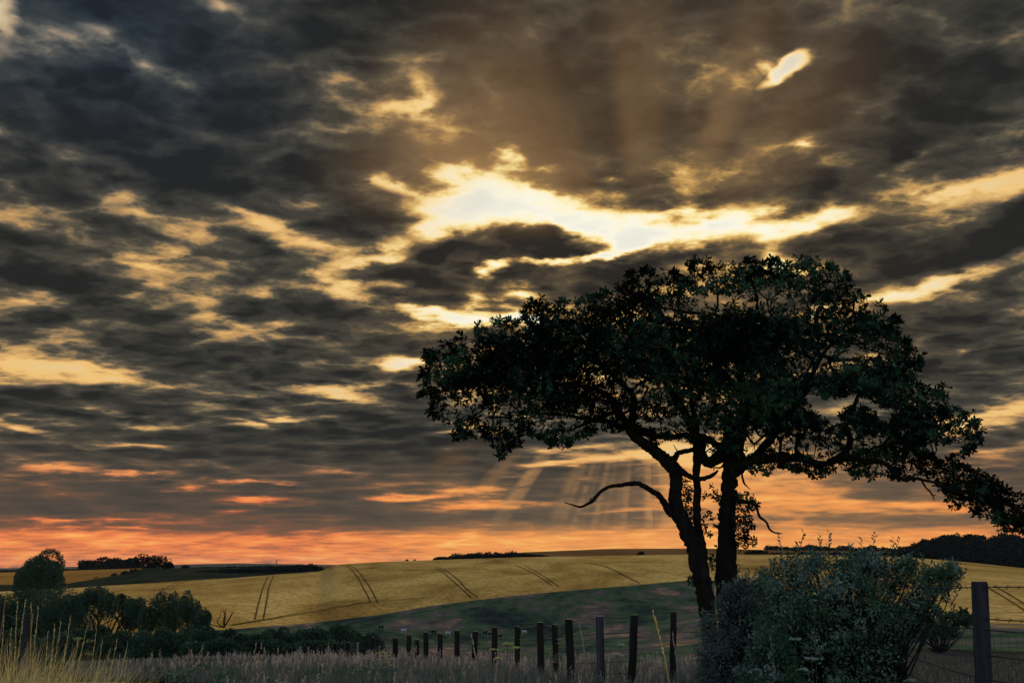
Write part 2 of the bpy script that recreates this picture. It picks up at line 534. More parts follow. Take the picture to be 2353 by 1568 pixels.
def leafmat(name, stops, scale=.8, trans=.2, tcol=(.1, .14, .03), rough=.7, spec=.1, isl=.42):
    m, t, b = mat(name, rough=rough, spec=spec)
    g = t.nodes.new('ShaderNodeNewGeometry')
    n = noise(g.outputs['Position'], scale, 5, .75, tree=t)
    oi = t.nodes.new('ShaderNodeObjectInfo')
    f = mth('ADD', n.outputs[0], mth('MULTIPLY', mth('SUBTRACT', g.outputs['Random Per Island'], .5), isl, tree=t), tree=t)
    col = ramp(f, stops, tree=t, raw=True)
    t.links.new(col, b.inputs['Base Color'])
    tr = t.nodes.new('ShaderNodeBsdfTranslucent')
    tr.inputs[0].default_value = (*tcol, 1)
    ad = t.nodes.new('ShaderNodeMixShader')
    ad.inputs[0].default_value = trans
    t.links.new(b.outputs[0], ad.inputs[1])
    t.links.new(tr.outputs[0], ad.inputs[2])
    t.links.new(ad.outputs[0], t.nodes['Material Output'].inputs[0])
    return m


M = {}
M['oak'] = leafmat('oak_leaves', [(.42, (.0015, .003, .0025)), (.53, (.0035, .008, .0055)), (.59, (.014, .036, .023)), (.68, (.065, .13, .075))], .45, .03, (.02, .03, .01), .9, .0, isl=.14)  # noise also paints highlights: lighter greens over near-black leaves
M['shrub'] = leafmat('shrub_leaves', [(.30, (.008, .026, .012)), (.5, (.022, .068, .028)), (.64, (.065, .13, .070)), (.80, (.28, .33, .29))], 3.2, .10, (.05, .09, .03), isl=.34)
M['shrub_pale'] = leafmat('pale_shrub_leaves', [(.25, (.012, .028, .018)), (.5, (.040, .068, .052)), (.7, (.13, .16, .15)), (.9, (.30, .32, .34))], 4., .16, (.08, .10, .06))
M['dark_leaf'] = leafmat('dark_foliage', [(.3, (.007, .016, .011)), (.52, (.026, .052, .032)), (.75, (.085, .13, .085))], .5, .04, (.03, .04, .01), .8, .02)
M['far_leaf'] = leafmat('far_foliage', [(.3, (.007, .011, .015)), (.6, (.012, .020, .024)), (.85, (.022, .032, .035))], .1, .03, (.02, .03, .01), .9, .0)
M['bark'] = noisy('bark', [(.3, (.008, .006, .005)), (.6, (.020, .016, .013)), (.8, (.045, .036, .03))], 5, 8, .95, .1, .9, 16, (1, 1, .22), bdist=.03)
M['bark_far'] = noisy('bark_distant', [(.3, (.02, .016, .012)), (.7, (.05, .04, .03))], 2, 3)
M['post'] = noisy('weathered_post', [(.3, (.022, .019, .022)), (.55, (.055, .050, .060)), (.8, (.13, .125, .15))], 14, 8, .9, .15, .8, 60, (1, 1, .06), bdist=.006)
M['post_dark'] = noisy('tarred_post', [(.3, (.010, .008, .007)), (.7, (.03, .024, .022))], 10, 6, .9, .15, .6, 50, (1, 1, .08), bdist=.006)
M['stake'] = noisy('pale_stake', [(.3, (.14, .16, .19)), (.7, (.30, .34, .40))], 10, 4)
M['wire'] = mat('rusty_wire', (.06, .06, .075), .85, .15)[0]
M['wheat'] = noisy('ripe_wheat', [(.34, (.26, .16, .055)), (.44, (.44, .30, .10)), (.54, (.60, .43, .16)), (.68, (.74, .56, .24))], .03, 9, 1, .0, 1., 2.2, (1, .45, 1), 'Position', .68, .4, .35, extra=(.8, .7, [(.34, (.45, .40, .32)), (.56, (1, 1, 1))]))
M['stubble'] = noisy('brown_field', [(.3, (.12, .065, .028)), (.7, (.20, .115, .05))], .02, 6, 1, 0, .5, 1., (1, .4, 1), 'Position')
M['farstrip'] = noisy('distant_wheat', [(.3, (.24, .125, .035)), (.7, (.40, .23, .07))], .03, 6, 1, 0, .5, 1., (1, .4, 1), 'Position')
M['pasture'] = noisy('pasture_grass', [(.36, (.026, .040, .050)), (.44, (.045, .078, .068)), (.50, (.070, .125, .075)), (.55, (.11, .105, .13)), (.60, (.20, .16, .15)), (.68, (.40, .30, .12))], .07, 10, 1, 0, 1., .9, (1, .4, 1), 'Position', .66, .5, .3, extra=(.45, .8, [(.3, (.4, .42, .5)), (.62, (1, 1, 1))]))
M['verge'] = noisy('verge_soil', [(.3, (.012, .018, .012)), (.6, (.04, .045, .03)), (.8, (.07, .065, .05))], 1.2, 8, 1, 0, 1., 9, (1, 1, 1), 'Position')
M['scrub'] = noisy('scrub_ground', [(.3, (.014, .020, .018)), (.6, (.035, .045, .035)), (.8, (.06, .065, .05))], .08, 8, 1, 0, 1., 1, (1, 1, 1), 'Position')
M['hill'] = noisy('far_hill', [(.3, (.06, .075, .08)), (.7, (.10, .12, .12))], .004, 6, 1, 0, 0, 1, (1, 1, 1), 'Position')
M['rut'] = noisy('wheel_rut', [(.35, (.07, .048, .02)), (.6, (.19, .125, .05)), (.75, (.34, .23, .09))], .25, 5, 1, 0, 0, 1, (1, 1, 1), 'Position')  # trodden soil; its dark brown also paints the shade between standing crop
M['asphalt'] = noisy('old_asphalt', [(.3, (.12, .12, .13)), (.7, (.24, .24, .26))], 18, 8, .8, .3, .5, 60)
M['grass'] = leafmat('verge_grass', [(.25, (.018, .034, .024)), (.5, (.055, .085, .060)), (.64, (.13, .145, .11)), (.82, (.28, .25, .24))], .9, .12, (.08, .08, .06))
M['seed'] = leafmat('seed_heads', [(.25, (.10, .10, .11)), (.5, (.24, .20, .22)), (.75, (.50, .38, .34))], 1.2, .14, (.36, .28, .24))
M['straw'] = leafmat('dry_straw', [(.32, (.10, .07, .025)), (.48, (.50, .36, .12)), (.66, (.97, .80, .38))], 3., .55, (.95, .74, .32), .7, .2)
M['lawn'] = leafmat('short_grass', [(.25, (.02, .03, .03)), (.5, (.05, .06, .07)), (.7, (.10, .10, .12)), (.9, (.17, .15, .17))], .6, .25, (.08, .08, .06))
M['umbel'] = leafmat('umbel_flowers', [(.3, (.38, .48, .40)), (.6, (.58, .66, .58))], 5, .35, (.5, .55, .3))
M['umbel_y'] = leafmat('yellowish_umbels', [(.3, (.34, .42, .12)), (.6, (.52, .58, .24))], 5, .35, (.5, .55, .12))
M['stem'] = leafmat('green_stem', [(.3, (.04, .07, .03)), (.6, (.09, .12, .06))], 5, .2, (.08, .1, .03))
M['hide_w'] = mat('white_hide', (.62, .60, .58), .9, .05)[0]
M['hide_b'] = mat('black_hide', (.008, .008, .010), .9, .1)[0]

# ------------------------------------------------------------------ terrain
# profile of the land along a fan of bearings. Knots: near metres, then features as (distance, height seen)
CX = np.array([-500, 0, 148, 275, 330, 545, 735, 770, 870, 1010, 1200, 1400, 1570, 1640, 1800, 2060, 2200, 2352, 2900.])
E_y = np.interp(CX, [0, 300, 545, 735, 870, 1010, 1200, 1400, 1570, 1640, 1800, 2060, 2200, 2352], [1470, 1460, 1444, 1428, 1412, 1388, 1365, 1348, 1333, 1332, 1352, 1412, 1427, 1432])
E_r = np.interp(CX, [0, 300, 545, 735, 870, 1010, 1200, 1400, 1570, 1640, 1800, 2060, 2200, 2352], [130, 140, 170, 200, 215, 225, 230, 240, 245, 240, 200, 140, 120, 112])
C_y = np.interp(CX, [0, 148, 300, 545, 735, 770, 870, 1010, 1200, 1400, 1570, 1800, 2060, 2200, 2352, 2900], [1358, 1351, 1341, 1326, 1311, 1296, 1290, 1285, 1279, 1275, 1273, 1273, 1277, 1288, 1304, 1345])
C_r = np.interp(CX, [0, 300, 735, 1010, 1400, 2060, 2352], [290, 320, 380, 430, 440, 360, 300])
K_y = np.interp(CX, [0, 148, 200, 275, 330, 545, 735, 770, 870, 2352, 2900], [1342, 1341, 1335, 1320, 1305, 1303, 1300, 1300, 1296, 1309, 1350])
K_y = np.where(CX > 760, C_y + 3, K_y)
K_r = np.where(CX > 760, C_r + 50, C_r + 80)
L_y = np.interp(CX, [0, 148, 330, 735, 770, 1010], [1314, 1310, 1304, 1301, 1300, 1300])
L_y = np.where(CX > 760, C_y + 1, L_y)
L_r = np.full_like(CX, 700.)
B_y = np.interp(CX, [0, 330, 735, 870, 1010, 1191, 1447, 1576, 1645, 1800, 2060, 2352, 2900], [1308, 1304, 1301, 1299, 1284.5, 1268, 1258, 1259, 1259, 1263, 1266, 1282, 1300])
B_r = np.full_like(CX, 950.)
R_y = np.interp(CX, [0, 400, 550, 660, 735, 1010], [1304, 1296, 1292.5, 1294, 1296, 1299])
R_r = np.full_like(CX, 4200.)


def y2z(px, py, r):
    return EYE + r * np.tan(np.radians(azel(px, py)[1]))


near_r = [0.3, 6, 10, 14, 20, 28, 40]
near_z = {  # by column
    -500: [0, 0, .05, 0, -.2, -.95, -2.6], 545: [0, 0, .05, 0, -.2, -.95, -2.6],
    1200: [0, 0, 0, -.12, -.55, -1.4, -3.1], 1570: [0, 0, 0, -.2, -.6, -1.3, -2.5],
    2060: [0, 0, 0, -.1, -.4, -.8, -1.5], 2900: [0, 0, 0, -.1, -.4, -.8, -1.5]}
nzk = sorted(near_z)
f45 = np.interp(CX, [0, 545, 1200, 1570, 2060, 2352], [-5.6, -7.0, -10.3, -7.0, -3.2, -2.6])
f75 = np.interp(CX, [0, 545, 1200, 1570, 2060, 2352], [-8.2, -9.6, -11.6, -7.2, -5.2, -4.4])
knR, knZ = [], []
for i, r0 in enumerate(near_r):
    knR.append(np.full_like(CX, r0))
    knZ.append(np.interp(CX, nzk, [near_z[k][i] for k in nzk]))
knR += [.45 * E_r, .75 * E_r]
knZ += [f45, f75]
for rr, yy in ((E_r, E_y), (C_r, C_y), (K_r, K_y), (L_r, L_y), (B_r, B_y), (B_r * 1.35, B_y + 6), (R_r, R_y), (R_r * 2.2, R_y + 3)):
    knR.append(rr)
    knZ.append(y2z(CX, yy, rr))
knR, knZ = np.array(knR), np.array(knZ)
CAZ = azel(CX, np.full_like(CX, 1330.))[0]
AZG = np.concatenate([np.arange(-180, -40, 3.), np.arange(-40, 40, .08), np.arange(40, 180.1, 3.)])


def smoothcol(rowvals, azs):
    # interpolate over bearing, wrap behind the camera
    m = .5 * (rowvals[0] + rowvals[-1])
    xa = np.concatenate([[-180], CAZ, [180]])
    va = np.concatenate([[m], rowvals, [m]])
    v = np.interp(azs, xa, va)
    k = 9
    ker = np.hanning(k + 2)[1:-1]
    ker /= ker.sum()
    vp = np.concatenate([np.full(k // 2, v[0]), v, np.full(k // 2, v[-1])])
    return np.convolve(vp, ker, 'valid')


GR = np.array([smoothcol(r0, AZG) for r0 in knR])
GZ = np.array([smoothcol(z0, AZG) for z0 in knZ])


def hcol(j, r):
    lr = np.log(np.maximum(r, .3))
    return np.interp(lr, np.log(GR[:, j]), GZ[:, j])


def zat(x, y):
    az = math.degrees(math.atan2(x, y))
    r = math.hypot(x, y)
    j = int(np.clip(np.searchsorted(AZG, az), 1, len(AZG) - 1))
    t = (az - AZG[j - 1]) / (AZG[j] - AZG[j - 1])
    return float(hcol(j - 1, r) * (1 - t) + hcol(j, r) * t)


def zats(X, Y):
    return np.array([zat(a, b) for a, b in zip(X, Y)])


def zfast(X, Y):
    az = np.degrees(np.arctan2(X, Y))
    r = np.hypot(X, Y)
    j = np.clip(np.searchsorted(AZG, az), 0, len(AZG) - 1)
    o = np.zeros(len(X))
    lr = np.log(np.maximum(r, .3))
    for jj in np.unique(j):
        m = j == jj
        o[m] = np.interp(lr[m], np.log(GR[:, jj]), GZ[:, jj])
    return o


def ground_at(px, py, rmin=3., rmax=2000.):
    """where the line of sight meets the land"""
    x, y, z = ray(px, py)
    h = math.hypot(x, y)
    te = z / h
    rs = np.geomspace(rmin, rmax, 900)
    az = math.degrees(math.atan2(x, y))
    j = int(np.clip(np.searchsorted(AZG, az), 0, len(AZG) - 1))
    tt = (hcol(j, rs) - EYE) / rs
    k = np.argmax(tt >= te)
    if tt[k] < te:
        k = np.argmax(tt)
    r = rs[k]
    return np.array([r * x / h, r * y / h, hcol(j, r)])


def sheet(name, k0, k1, nr, material, azmask=None, jit=0.):
    """land between two knots of the profile"""
    js = np.arange(len(AZG)) if azmask is None else np.where(azmask)[0]
    rings = []
    if isinstance(k0, str):
        pass
    lo, hi_ = GR[k0, js], GR[k1, js]
    # keep the inner knots as rings, so ridges stay crisp
    for t in np.linspace(0, 1, nr):
        r = np.exp(np.log(lo) * (1 - t) + np.log(hi_) * t)
        z = np.array([hcol(j, rj) for j, rj in zip(js, r)])
        a = np.radians(AZG[js])
        rings.append(np.stack([r * np.sin(a), r * np.cos(a), z], 1))
    V = np.array(rings)
    n = len(js)
    I = np.arange(nr * n).reshape(nr, n)
    Fq = np.stack([I[:-1, :-1], I[:-1, 1:], I[1:, 1:], I[1:, :-1]], -1).reshape(-1, 4)
    o = mesh_np(name, V.reshape(-1, 3), Fq[:, ::-1], material, smooth=True)
    return tag(o, kind='structure')


left_m = AZG <= azel(742, 1310)[0]
right_m = AZG >= azel(742, 1310)[0] - .08
right_m &= True
sheet('verge', 0, 6, 60, M['verge'])
sheet('pasture', 6, 9, 90, M['pasture'])
sheet('wheat_field', 9, 10, 70, M['wheat'])
sheet('scrub_bank', 10, 11, 16, M['scrub'], left_m)
sheet('distant_wheat_field', 11, 12, 16, M['farstrip'], left_m)
sheet('scrub_land', 12, 13, 8, M['scrub'], left_m)
sheet('brown_field', 10, 13, 40, M['stubble'], right_m)
sheet('far_land', 13, 14, 8, M['scrub'])
sheet('hills', 14, 16, 30, M['hill'])

# ------------------------------------------------------------------ wheel ruts (tramlines) in the wheat


def c1(u, v): return (u / 3.92) * .9046, (1333 + v / 3.92) * .9046
def c2(u, v): return (500 + u / 3.92) * .9046, (1333 + v / 3.92) * .9046
def c3(u, v): return (1000 + u / 3.92) * .9046, (1333 + v / 3.92) * .9046
def c4(u, v): return (1500 + u / 3.92) * .9046, (1333 + v / 3.92) * .9046
def c5(u, v): return (2000 + u / 3.92) * .9046, (1333 + v / 3.92) * .9046
def c6(u, v): return (1400 + u / 3.3357) * .9046, (950 + v / 3.3357) * .9046
def c7(u, v): return (1900 + u / 3.3357) * .9046, (900 + v / 3.3357) * .9046
def c8(u, v): return (1600 + u / 2.904) * .9046, (640 + v / 2.904) * .9046
def c9(u, v): return (1020 + u / 2.904) * .9046, (640 + v / 2.904) * .9046


def rut(mb, pts, w=.34):
    G = [ground_at(*p, rmin=60) for p in pts]
    P, _ = smooth_path(G, [1] * len(G), 14)
    P[:, 2] = zfast(P[:, 0], P[:, 1]) + .10
    t = np.gradient(P[:, :2], axis=0)
    t = unit(t)
    n = np.stack([t[:, 1], -t[:, 0], 0 * t[:, 0]], 1)
    V = np.concatenate([P - n * w / 2, P + n * w / 2])
    k = len(P)
    T = []
    for i in range(k - 1):
        T += [(i, i + 1, k + i + 1), (i, k + i + 1, k + i)]
    mb.add(V, T)


RUTS = [
    [(c2, [(710, 505), (660, 620), (620, 760), (575, 945)]), (c2, [(765, 500), (720, 620), (695, 760), (660, 945)])],
    [(c2, [(1450, 398), (1520, 428), (1600, 520), (1660, 630), (1700, 700), (1735, 780)]), (c2, [(1500, 398), (1565, 425), (1640, 500), (1710, 600), (1770, 710), (1805, 780)])],
    [(c2, [(340, 992), (660, 940), (1100, 866), (1500, 796), (1800, 755), (2352, 712)]), (c2, [(340, 1002), (660, 952), (1100, 880), (1500, 808), (1800, 765), (2352, 722)])],
    [(c3, [(400, 418), (480, 460), (570, 540), (660, 620), (770, 720)]), (c3, [(450, 422), (550, 475), (640, 545), (730, 640), (840, 716)])],
    [(c3, [(1200, 395), (1330, 450), (1440, 510), (1580, 605)]), (c3, [(1290, 400), (1400, 455), (1500, 515), (1640, 610)])],
    [(c3, [(1920, 368), (2150, 430), (2352, 530)]), (c4, [(0, 375), (170, 420), (330, 500), (490, 580)])],
    [(c5, [(1990, 622), (2150, 720), (2400, 880)]), (c5, [(2060, 610), (2200, 690), (2450, 850)])],
    [(c5, [(1980, 872), (2352, 858), (2600, 845)]), (c5, [(1980, 884), (2352, 868), (2600, 856)])],
    [(c1, [(1690, 645), (1750, 600), (1830, 562)]), (c1, [(1640, 645), (1700, 600), (1780, 562)])],
]
for pair in RUTS:
    mb = MB()
    for f, pts in pair:
        rut(mb, [f(*p) for p in pts])
    tag(mb.build('wheel_track', M['rut']), kind='structure')

# a corner of the lane at the foot of the frame
mb = MB()
lane = [at(px, py, 1) for px, py in ((150, 1640), (300, 1590), (430, 1578), (640, 1600))]
lp = np.array([[-16, 10.6], [-9, 12.0], [-6.6, 12.6], [-5.5, 12.2], [-4.9, 11.2], [-4.6, 9.5], [-4.7, 5.0], [-5.0, -6.0]])
lp, _ = smooth_path(np.c_[lp, 0 * lp[:, 0]], np.ones(len(lp)), 8)
tn = unit(np.gradient(lp[:, :2], axis=0))
nn = np.stack([-tn[:, 1], tn[:, 0]], 1)
A, B = lp[:, :2] + nn * .9, lp[:, :2] - nn * 1.6
V = np.concatenate([np.c_[A, zfast(A[:, 0], A[:, 1]) + .03], np.c_[B, zfast(B[:, 0], B[:, 1]) + .03]])
k = len(A)
T = []
for i in range(k - 1):
    T += [(i, i + 1, k + i + 1), (i, k + i + 1, k + i)]
mb.add(V, T)
tag(mb.build('lane', M['asphalt'], smooth=True), kind='structure')

# ------------------------------------------------------------------ the oak
rng = np.random.default_rng(11)
D = 23.0
base = at(1655, 1420, D)
base[2] = zat(base[0], base[1])
oak = tag(empty('oak_tree', base), 'large spreading oak with two dark trunks leaning apart and a wide dense crown', 'tree')


def limb(name, pts, depths, widths, sides=10, parent=oak, origin=base, matl=None, rough=.14, sub=6):
    """traced in the survey frame at its own distance; widths in survey pixels"""
    P, r = [], []
    for (px, py), dd, w in zip(pts, depths, widths):
        P.append(at(px, py, D + dd))
        r.append(w * .5 / FP * (D + dd))
    P, r = smooth_path(P, r, sub)
    P = P + rng.normal(0, 1, P.shape) * (r * .07)[:, None]
    V, T = tube(P, r, sides, rng, rough)
    mb = MB()
    mb.add(V, T)
    o = mb.build(name, matl or M['bark'], parent, origin, True)
    return o, P, r


SK = []  # skeleton nodes that carry the crown
def grow(name, pts, depths, widths, carry=True, **kw):
    o, P, r = limb(name, pts, depths, widths, **kw)
    if carry:
        SK.append(P)
    return P


def C6(L): return [c6(*p) for p in L]
def C7(L): return [c7(*p) for p in L]
def C8(L): return [c8(*p) for p in L]
def C9(L): return [c9(*p) for p in L]


gy = 1520
for (a_, b_, w0) in ((C6([(1420, 1300), (1385, 1280), (1370, 1262)]), .5, 8), (C6([(1560, 940), (1580, 925)]), .5, 9), (C6([(1420, 1190), (1402, 1178)]), .5, 7), (C6([(1000, 1060), (984, 1052)]), -.1, 6), (C6([(1400, 1455), (1378, 1447)]), .5, 6), (C6([(1460, 760), (1430, 790), (1380, 790), (1376, 815)]), .4, 5), (C6([(1070, 660), (1050, 620), (1032, 596)]), .2, 3), (C6([(1305, 660), (1350, 625), (1390, 615)]), .5, 4)):
    grow('stub', a_, [b_] * len(a_), list(np.linspace(w0, w0 * .45, len(a_))), carry=False, sides=7)
# left stem
grow('trunk', [(1648, gy), c4(1165, 900), c4(1130, 650), c4(1085, 450)] + C6([(1210, 1440), (1130, 1280), (1060, 1150), (1050, 1020), (1060, 900), (1050, 810)]),
     [0, 0, 0, 0, 0, 0, 0, 0, 0, 0], [46, 38, 38, 40, 40, 36, 34, 31, 28, 34])
# slim middle stem, rises out of the left one
grow('trunk', C6([(1280, 1560), (1270, 1440), (1240, 1280), (1232, 1120), (1238, 960), (1228, 850), (1235, 700), (1228, 560), (1215, 400), (1180, 200), (1150, 0)]),
     [.1, .15, .25, .35, .45, .5, .6, .8, 1.2, 1.6, 1.9], [24, 22, 19, 18, 17, 18, 18, 20, 15, 10, 6])
# right stem
grow('trunk', [(1668, gy + 12), c4(1345, 640)] + C6([(1485, 1500), (1480, 1300), (1490, 1150), (1505, 1000), (1510, 850), (1525, 700), (1515, 560), (1520, 420)]),
     [.6, .6, .6, .6, .6, .6, .6, .6, .6, .6], [56, 48, 45, 39, 36, 35, 34, 34, 36, 34])
# left stem's head: thick limb to the upper left
grow('limb', C6([(1055, 820), (960, 720), (860, 635), (760, 570), (680, 500), (660, 430), (600, 380)]) + [c9(1560, 1180)], [0, 0, -.1, -.2, -.3, -.4, -.5, -.8], [34, 30, 26, 24, 22, 20, 14, 8])
grow('limb', C6([(660, 450), (560, 430), (450, 400), (340, 400), (240, 440), (215, 450)]), [-.4, -.3, -.1, .1, .2, .3], [17, 12, 9, 7, 7, 4])
grow('limb', C6([(690, 430), (760, 480), (850, 515), (1000, 530), (1130, 515), (1230, 525), (1320, 545), (1400, 600), (1470, 680)]), [-.4, -.2, 0, .2, .4, .5, .5, .6, .6], [14, 16, 15, 14, 13, 18, 16, 17, 20])
grow('limb', C6([(985, 720), (1040, 715), (1075, 665), (1140, 650), (1200, 635), (1260, 590)]), [0, .1, .2, .3, .5, .6], [16, 15, 12, 11, 10, 11])
grow('broken_limb', C6([(1290, 560), (1290, 600), (1288, 650)]), [.6, .5, .45], [14, 12, 8], carry=False)
grow('broken_limb', C6([(1060, 790), (1120, 835), (1190, 870), (1270, 885), (1340, 865), (1385, 840), (1412, 812)]), [0, -.1, -.2, -.2, -.2, -.2, -.2], [18, 14, 12, 11, 10, 8, 4], carry=False)
grow('dead_branch', C6([(1020, 1180), (985, 1140), (950, 1080), (905, 1020), (830, 975), (750, 930), (680, 925), (600, 936), (520, 945), (460, 965), (400, 1010), (350, 1070), (300, 1100), (245, 1122), (180, 1105), (110, 1084)]),
     [0, -.1, -.2, -.3, -.5, -.6, -.8, -.9, -1, -1.1, -1.2, -1.2, -1.3, -1.3, -1.4, -1.4], [20, 18, 15, 14, 12, 11, 11, 9, 8, 8, 8, 9, 6, 5, 3.5, 2], carry=False, rough=.14)
grow('dead_branch', C6([(335, 1075), (330, 1055), (345, 1045)]), [-1.2, -1.2, -1.2], [4, 3, 1.5], carry=False, sides=5)
grow('dead_branch', C6([(1540, 1070), (1640, 1080), (1725, 1095), (1745, 1150), (1765, 1205), (1820, 1250), (1845, 1305), (1880, 1335), (1925, 1345), (1957, 1347)]), [.4, .3, .2, .2, .1, .1, 0, 0, 0, 0], [10, 9, 8, 6, 6, 5, 5, 4, 3.5, 1.5], carry=False)
grow('dead_branch', C6([(1600, 780), (1615, 850), (1632, 920), (1660, 950), (1686, 975)]), [.4, .3, .3, .3, .3], [6, 5, 5, 2.5, 1.2], carry=False)
# right stem's low limb
grow('limb', C6([(1540, 830), (1620, 765), (1700, 725), (1850, 705), (1980, 700)]) + C7([(250, 880), (430, 875), (560, 918), (640, 925), (710, 905)]), [.5, .3, .1, -.1, -.2, -.3, -.4, -.4, -.4, -.4], [32, 28, 25, 22, 21, 19, 19, 16, 14, 13])
grow('limb', C7([(680, 915), (760, 870), (820, 820), (860, 760), (858, 700), (835, 630), (825, 560), (818, 500), (845, 478), (900, 495), (960, 525), (1010, 550), (1080, 605), (1180, 640)]), [-.4, -.4, -.5, -.5, -.5, -.5, -.5, -.5, -.5, -.4, -.3, -.3, -.2, 0], [14, 14, 13, 14, 14, 11, 10, 9, 9, 9, 8, 7, 6, 4])
grow('limb', C7([(700, 910), (800, 880), (900, 880), (1000, 905), (1120, 905), (1210, 960), (1260, 1020), (1330, 1062), (1400, 1045), (1500, 1065), (1600, 1090), (1700, 1140), (1780, 1165), (1880, 1185), (1960, 1235), (2060, 1290), (2180, 1345), (2335, 1420)]) + [(2440, 1290)],
     [-.4, -.5, -.5, -.6, -.7, -.8, -.8, -.9, -1, -1, -1.1, -1.2, -1.2, -1.3, -1.4, -1.5, -1.6, -1.7, -1.8], [15, 14, 13, 13, 12, 10, 9, 8, 7, 6.5, 6, 6, 5.5, 5, 4.5, 4, 3.5, 3, 2])
grow('dead_branch', C7([(1470, 1070), (1500, 1120), (1540, 1160), (1562, 1195), (1575, 1235)]), [-1.1] * 5, [5, 4, 4, 3, 1.5], carry=False)
grow('dead_branch', C7([(1545, 1180), (1570, 1190), (1592, 1188)]), [-1.1] * 3, [3, 2.5, 1.2], carry=False, sides=5)
# ascending limbs inside the crown
cr = c6(1520, 450)
grow('limb', [c6(1500, 600), (1622, 1060), (1580, 960), (1530, 880), (1500, 800), (1540, 740)], [.6, .5, 0, -.6, -1.2, -1.6], [30, 26, 20, 14, 9, 5])
grow('limb', [c6(1520, 560), (1690, 1040), (1710, 940), (1700, 840), (1730, 760), (1740, 690)], [.6, .6, .9, 1.4, 1.8, 2.0], [34, 28, 22, 15, 10, 5])
grow('limb', [c6(1530, 600), (1720, 1060), (1790, 980), (1850, 900)] + C8([(1400, 770), (1500, 800), (1650, 790)]), [.6, .3, 0, -.4, -.8, -1., -1.4], [28, 24, 18, 13, 9, 7, 5])
grow('limb', C8([(1480, 850), (1480, 800), (1560, 740), (1600, 700)]), [-1, -1, -1.1, -1.3], [6, 6, 5, 3])
grow('limb', [(1700, 900), (1640, 830), (1600, 770)] + C8([(560, 470), (420, 445), (300, 420), (200, 400)]), [1.2, 1.5, 1.6, 1.6, 1.6, 1.6, 1.6], [14, 12, 9, 8, 7, 5, 3])
grow('limb', [c6(640, 430)] + C9([(1560, 1090), (1400, 1000), (1200, 980), (900, 950), (600, 930), (350, 960)]), [-.5, -.8, -1.0, -1.1, -1.0, -.6, -.2], [16, 13, 11, 9, 7, 5, 3])
grow('limb', C9([(1560, 1180), (1400, 1230), (1200, 1200), (1000, 1190), (800, 1180)]), [-.5, 0, .5, .8, 1], [10, 9, 7, 5, 3])
grow('limb', [c6(680, 440)] + C9([(1700, 1050), (1600, 960), (1500, 850), (1300, 760), (1050, 650)]), [-.4, 0, .5, 1.0, 1.4, 1.6], [18, 14, 10, 9, 7, 4])
grow('limb', [(1850, 900), (1930, 860), (2000, 850), (2060, 870)], [-.4, -.2, 0, .2], [10, 8, 6, 3])
grow('limb', [(1850, 890), (1900, 800), (1960, 760), (2000, 730)], [-.4, .2, .8, 1], [10, 8, 6, 3])

TOP = [(950, 878), (985, 850), (985, 815), (1040, 785), (1100, 765), (1120, 745), (1165, 735), (1180, 750), (1225, 698), (1290, 695), (1330, 700), (1390, 675), (1430, 655), (1448, 625), (1500, 632), (1560, 630), (1600, 604),
       (1640, 620), (1700, 618), (1722, 600), (1770, 608), (1815, 592), (1850, 600), (1875, 590), (1900, 618), (1940, 628), (1960, 660), (1990, 700), (2030, 708), (2060, 740), (2060, 770), (2105, 805), (2110, 825), (2085, 850),
       (2100, 880), (2115, 905), (2160, 902), (2185, 930), (2215, 950), (2245, 975), (2250, 1015), (2220, 1030), (2195, 1070), (2235, 1080), (2275, 1102), (2295, 1125), (2330, 1145), (2352, 1160), (2440, 1215), (2520, 1270)]
BOT = [(2500, 1310), (2400, 1245), (2352, 1218), (2310, 1212), (2270, 1185), (2230, 1165), (2190, 1150), (2165, 1110), (2130, 1085), (2095, 1092), (2040, 1092), (2005, 1078), (1950, 1078), (1900, 1072), (1850, 1082), (1800, 1065), (1745, 1082), (1715, 1050),
       (1660, 1015), (1600, 1000), (1560, 1000), (1500, 990), (1450, 985), (1400, 972), (1355, 980), (1320, 1008), (1280, 1022), (1240, 1000), (1205, 990), (1155, 1030), (1130, 1008), (1108, 990), (1062, 1002), (1040, 970), (990, 945), (1000, 925), (965, 892)]
POLY = np.array(TOP + BOT, float)
GAPS = [np.array(C7([(500, 325), (700, 400), (860, 385), (960, 380), (1110, 450), (1210, 470), (1150, 560), (1060, 520), (1010, 460), (930, 450), (840, 460), (790, 500), (790, 590), (700, 540), (600, 480), (560, 420)])),
        np.array([(2120, 1020), (2160, 1060), (2200, 1040), (2190, 1075), (2250, 1075), (2240, 1010)])]
# places where the sky shows through a thinner crown: x, y, radius x, radius y, how thin
THIN = [(1640, 690, 120, 16, .92), (1590, 720, 130, 26, .75), (1720, 690, 90, 24, .8), (1850, 710, 70, 60, .6), (1180, 960, 110, 26, .35), (1420, 960, 110, 22, .4), (1950, 930, 100, 30, .6), (1945, 815, 100, 42, .85), (1860, 840, 70, 20, .7), (1460, 890, 90, 34, .8), (1540, 930, 120, 30, .6), (1060, 945, 70, 26, .75), (1320, 880, 60, 20, .5),
        (1120, 900, 60, 16, .5), (1700, 860, 50, 24, .4), (1500, 980, 140, 24, .5), (1250, 960, 120, 30, .45), (1880, 1020, 120, 40, .55), (1780, 1020, 110, 26, .6), (1700, 1010, 60, 30, .4), (1990, 1010, 70, 26, .5), (2060, 1060, 80, 26, .4), (1960, 700, 50, 30, .45), (1200, 910, 60, 30, .4), (1400, 830, 60, 24, .4)]


